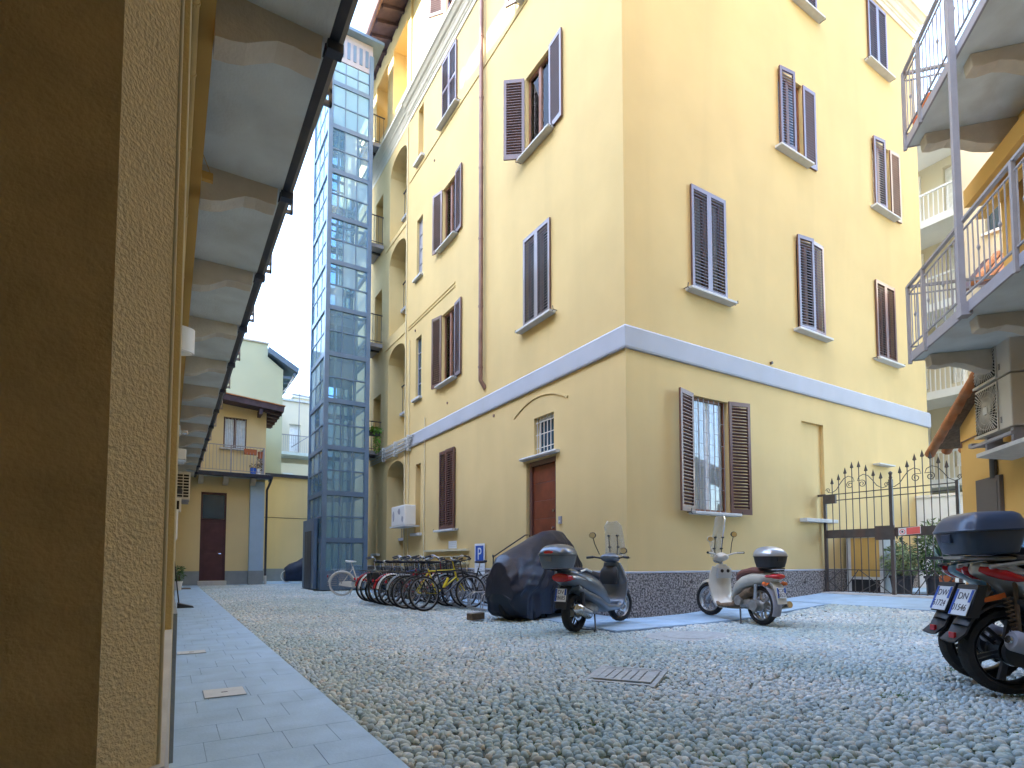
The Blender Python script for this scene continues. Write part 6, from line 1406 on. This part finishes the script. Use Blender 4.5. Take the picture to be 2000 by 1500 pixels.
b = MB(); b.loftx([(-.14, .775, .08, .02), (-.08, .785, .12, .045), (.05, .79, .13, .05), (.14, .785, .125, .06), (.20, .775, .13, .055), (.34, .745, .12, .065), (.46, .70, .08, .06), (.50, .66, .05, .04)], 2.5, 24); b.build('seat', 'seatr', wsx, smooth=50)
b = MB(); b.ribbon([(WB + .325 * math.cos(a_), r1 + .02 + .325 * math.sin(a_), .065) for a_ in [R(25 + k * 11) for k in range(13)]][::-1], .01, .04, 4); b.build('front_mudguard', 'wpaint', wsx, smooth=60)
b = MB(); b.ribbon([(.33 * math.cos(a_), r1 + .33 * math.sin(a_), .07) for a_ in [R(85 + k * 10) for k in range(13)]][::-1], .01, .02, 4); b.build('rear_mudguard', 'greyp', wsx, smooth=60)
b = MB()
for s_ in (-1, 1): b.tube([(1.02, s_ * .05, .62), (1.13, s_ * .07, .42), (WB - .01, s_ * .075, .30)], [.02, .022, .018], 10)
b.tube([(.93, 0, .92), (1.0, 0, .60)], .028, 10); b.build('fork', 'silver', wsx, smooth=50)
b = MB(); b.rings([[(.92 + dx_, w_ * math.cos(q), 1.00 + zz + h_ * math.sin(q)) for q in [2 * PI * k / 20 for k in range(20)]] for dx_, w_, zz, h_ in ((-.10, .05, .0, .03), (-.07, .09, .0, .05), (0, .115, .0, .075), (.07, .10, -.01, .07), (.11, .06, -.02, .045))]); b.build('handlebar_cowl', 'wpaint', wsx, smooth=50)
b = MB(); b.tube([(.90, -.08, 1.02), (.86, -.2, 1.06), (.80, -.33, 1.07)], .013, 8); b.tube([(.90, .08, 1.02), (.86, .2, 1.06), (.80, .33, 1.07)], .013, 8); hb = b.build('handlebar', 'wpaint', wsx, smooth=50)
b = MB()
for s_ in (-1, 1): b.tube([(.85, s_ * .24, 1.065), (.80, s_ * .345, 1.07)], .018, 10)
b.build('grip', 'bplast', hb, smooth=50)
b = MB(); b.tube([(.99, 0, .98), (1.06, 0, .97)], [.085, .07], 18); b.build('headlight', 'chrome', wsx, smooth=50)
mirror_part(wsx, .90, 1.06, 1, 'wpaint', .20, .23); mirror_part(wsx, .90, 1.06, -1, 'bplast', .28, .22)
windshield(wsx, [(1.03, 1.0), (1.02, 1.14), (.98, 1.32), (.93, 1.50), (.90, 1.62), (.885, 1.67)], .11, .10)
topbox(wsx, -.19, .835, .39, .39, .31, 'bplast', 'silver')
b = MB(); b.bar((-.38, -.06, .80), (.02, -.06, .775), .02, .02); b.bar((-.38, .06, .80), (.02, .06, .775), .02, .02); b.box(-.36, -.10, .815, -.12, .10, .834); b.build('luggage_rack', 'bplast', wsx)
b = MB(); b.rings([[(x_, w_ * math.cos(q), .715 + h_ * math.sin(q)) for q in [2 * PI * k / 20 for k in range(20)]] for x_, w_, h_ in ((-.40, .03, .015), (-.385, .08, .035), (-.33, .11, .045), (-.22, .135, .03))]); b.build('tail_light', 'red', wsx, smooth=50)
for s_ in (-1, 1): b = MB(); b.tube([(-.26, s_ * .09, .62), (-.27, s_ * .16, .61)], .012, 8); b.tube([(-.24, s_ * .16, .61), (-.30, s_ * .175, .61)], [.034, .022], 12); b.build('indicator', 'orangel', wsx, smooth=60)
b = MB(); b.ribbon([(-.22, .66, .075), (-.32, .58, .08), (-.37, .45, .08), (-.40, .33, .075)], .012, .01, 4); b.build('number_plate_holder', 'wpaint', wsx, smooth=60)
plate(wsx, 'CX', '48527', (-.395, 0, .485), (R(-10), 0, R(-90)), .15, .15)
b = MB(); b.loftx([(-.10, .29, .06, .05), (-.04, .28, .10, .09), (.18, .29, .11, .09), (.36, .33, .12, .12), (.46, .34, .10, .10), (.52, .34, .05, .05)], 2.6, 18); b.tube([(.0, .10, .29), (.0, .165, .29)], .085, 18); b.tube([(.34, .10, .34), (.34, .165, .34)], .075, 18); b.build('engine', 'engine', wsx, smooth=50)
b = MB(); b.tube([(.1, -.13, .24), (-.1, -.16, .27), (-.36, -.17, .32)], [.03, .05, .048], 14); b.tube([(-.36, -.17, .32), (-.365, -.17, .321)], .03, 12); b.build('exhaust', 'chrome', wsx, smooth=50)
b = MB(); b.tube([(.02, .11, .30), (-.02, .12, .60)], .024, 10); b.build('shock_absorber', 'silver', wsx, smooth=50)
b = MB(); b.tube([(.32, -.13, .22), (.22, -.20, .0), (.18, -.20, 0)], .012, 6); b.tube([(.32, .13, .22), (.22, .20, .0), (.18, .20, .0)], .012, 6); b.build('centre_stand', 'bplast', wsx, smooth=50)

# ---- large silver scooter at the right edge and the blue one behind it
def maxi(label, x, y, head, paint, boxb, boxl, pl_, group=None, blue=False):
    t = thing('scooter', label, 'scooter', (x, y, .006), head, group); r2 = .305
    scooter_wheel(t, 'rear_wheel', 0, r2, .135, 'rimd', 6); scooter_wheel(t, 'front_wheel', 1.45, r2, .11, 'rimd', 6)
    b = MB(); b.loftx([(-.20, .88, .05, .03), (-.17, .88, .10, .05), (-.03, .85, .16, .09), (.12, .74, .20, .14), (.35, .68, .21, .16), (.6, .58, .20, .20), (.8, .46, .19, .16), (.92, .38, .17, .10)], 2.4, 28); b.build('body', paint, t, smooth=50)
    b = MB(); b.loftx([(-.02, .66, .15, .03), (.12, .60, .19, .06), (.4, .50, .21, .10), (.8, .36, .21, .09), (1.15, .34, .20, .06), (1.25, .40, .19, .06)], 2.8, 20); b.build('side_panel', 'bplast', t, smooth=50)
    b = MB(); b.ribbon([(.92, .40, .2), (1.08, .38, .2), (1.18, .48, .23), (1.22, .70, .25), (1.20, .92, .2), (1.15, 1.02, .14)], .03, .05, 8); b.build('leg_shield', paint, t, smooth=50)
    b = MB(); b.loftz([(.35, 1.25, .08, .13), (.5, 1.30, .10, .2), (.75, 1.29, .10, .23), (.95, 1.2, .07, .16), (1.05, 1.15, .04, .1)], 2.4, 26); b.build('front_cowl', paint, t, smooth=50)
    b = MB(); b.loftx([(-.05, .945, .09, .02), (.0, .95, .14, .04), (.12, .93, .16, .055), (.26, .885, .16, .05), (.45, .84, .17, .06), (.70, .78, .15, .06), (.80, .74, .08, .04)], 2.6, 24); b.build('seat', 'seatb', t, smooth=50)
    b = MB(); b.ribbon([(1.45 + .35 * math.cos(a_), r2 + .35 * math.sin(a_), .08) for a_ in [R(35 + k * 12) for k in range(11)]][::-1], .01, .03, 4); b.build('front_mudguard', paint, t, smooth=60)
    b = MB(); b.ribbon([(.365 * math.cos(a_), r2 + .365 * math.sin(a_), .085) for a_ in [R(70 + k * 10) for k in range(9)]][::-1], .014, .02, 5); b.ribbon([(-.12, .72, .085), (-.24, .56, .09), (-.31, .42, .09), (-.38, .36, .085)], .014, .012, 5); b.build('rear_mudguard', 'bplast', t, smooth=60)
    b = MB(); b.box(-.365, -.03, .385, -.345, .03, .43); b.build('reflector', 'red', t, bevel=.004)
    b = MB()
    for s_ in (-1, 1): b.tube([(1.25, s_ * .07, .72), (1.36, s_ * .09, .5), (1.45, s_ * .095, .31)], .022, 10)
    b.build('fork', 'bplast', t, smooth=50)
    b = MB(); b.tube([(1.1, -.14, 1.08), (1.03, -.26, 1.10), (.96, -.36, 1.08)], .014, 8); b.tube([(1.1, .14, 1.08), (1.03, .26, 1.10), (.96, .36, 1.08)], .014, 8); b.tube([(1.12, -.15, 1.06), (1.12, .15, 1.06)], .04, 12); b.build('handlebar', 'bplast', t, smooth=50)
    windshield(t, [(1.30, 1.02), (1.27, 1.16), (1.20, 1.32), (1.15, 1.42)], .2, .16)
    for s_ in (-1, 1):
        b = MB(); q = [(-.31, .845), (-.02, .72), (.02, .70), (-.22, .735)]
        b.add([(x_, s_ * (.09 + .28 * max(0, (x_ + .31)) ** .9), z_) for x_, z_ in q] + [(x_ + .01, s_ * .06, z_) for x_, z_ in q], [(0, 1, 2, 3), (4, 7, 6, 5), (0, 4, 5, 1), (1, 5, 6, 2), (2, 6, 7, 3), (3, 7, 4, 0)])
    for s_ in (-1, 1):
        b = MB(); b.tube([(-.205, s_ * .075, .885), (-.17, s_ * .115, .87), (-.10, s_ * .158, .845), (-.03, s_ * .182, .82), (.02, s_ * .19, .805)], [.020, .034, .038, .026, .006], 14); tl = b.build('tail_light', 'red', t, smooth=50)
        b = MB(); b.tube([(-.20, s_ * .078, .915), (-.12, s_ * .150, .893), (.0, s_ * .186, .85), (.08, s_ * .195, .83)], [.014, .020, .016, .005], 10); b.build('clear_lens', 'silver', tl, smooth=50)
    for s_ in (-1, 1): b = MB(); b.prism([(-.20, .68), (-.06, .72), (-.05, .68), (-.19, .65)], 'y', s_ * .088, s_ * .094); b.build('side_reflector', 'orangel', t)
    plate(t, pl_[0], pl_[1], (-.285, 0, .645), (R(-22), 0, R(-90)), .19, .20)
    b = MB(); b.hexa([(-.31, -.105, .54), (-.24, -.105, .54), (-.24, .105, .54), (-.31, .105, .54), (-.235, -.105, .77), (-.17, -.105, .77), (-.17, .105, .77), (-.235, .105, .77)]); b.build('number_plate_holder', 'bplast', t)
    topbox(t, .36 if blue else -.15, .93 if blue else .985, .56 if blue else .43, .42, .22 if blue else .31, boxb, boxl, R(-2), sharp=True)
    b = MB(); b.loftx([(-.34, .965, .10, .012), (-.1, .96, .15, .02), (.1, .955, .12, .015)], 3, 18); b.tube([(-.2, -.17, .90), (.0, -.19, .93), (.16, -.18, .90)], .015, 8); b.tube([(-.2, .17, .90), (.0, .19, .93), (.16, .18, .90)], .015, 8); b.build('luggage_rack', paint if not blue else 'bplast', t, smooth=50)
    b = MB(); b.tube([(.55, -.13, .24), (.20, -.17, .30), (.12, -.19, .33), (-.10, -.215, .40), (-.12, -.216, .404)], [.02, .03, .066, .072, .055], 18); ex = b.build('exhaust', 'greyp', t, smooth=45)
    b = MB(); b.tube([(.02, -.202, .365), (.03, -.201, .362)], .069, 18); b.tube([(-.121, -.216, .405), (-.14, -.218, .41)], [.03, .026], 12); b.build('exhaust_ring', 'chrome', ex, smooth=45)
    b = MB(); b.loftx([(-.08, .30, .07, .05), (.0, .30, .13, .09), (.3, .32, .14, .11), (.6, .36, .12, .12), (.7, .36, .06, .08)], 2.6, 18); b.tube([(0, -.09, r2), (0, -.13, r2)], .10, 22); b.build('engine', 'bplast', t, smooth=50)
    b = MB(); pts_ = [(-.02 - .02 * k / 14 * 1 + .022 * math.cos(k * 1.6), -.13 + .022 * math.sin(k * 1.6), .40 + k * .0075) for k in range(40)]; b.tube(pts_, .006, 5); b.tube([(.0, -.13, .36), (-.02, -.13, .80)], .014, 8); b.build('shock_absorber', 'bark', t, smooth=50)
    b = MB(); b.tube([(.42, -.15, .24), (.33, -.22, .0), (.28, -.22, 0)], .013, 6); b.tube([(.42, .15, .24), (.33, .22, .0), (.28, .22, 0)], .013, 6); b.build('centre_stand', 'bplast', t, smooth=50)
    return t
maxi('large silver scooter with slate blue top box cut off by the right edge', 5.13, 1.61, math.atan2(-.62, .78), 'spaint', 'tpaint', 'tpaint', ('DN', '01546'))
maxi('light blue scooter mostly hidden behind the large silver scooter', 5.56, 1.90, math.atan2(-.62, .78), 'lightblue', 'bplast', 'lightblue', ('DW', '61724'), blue=True)
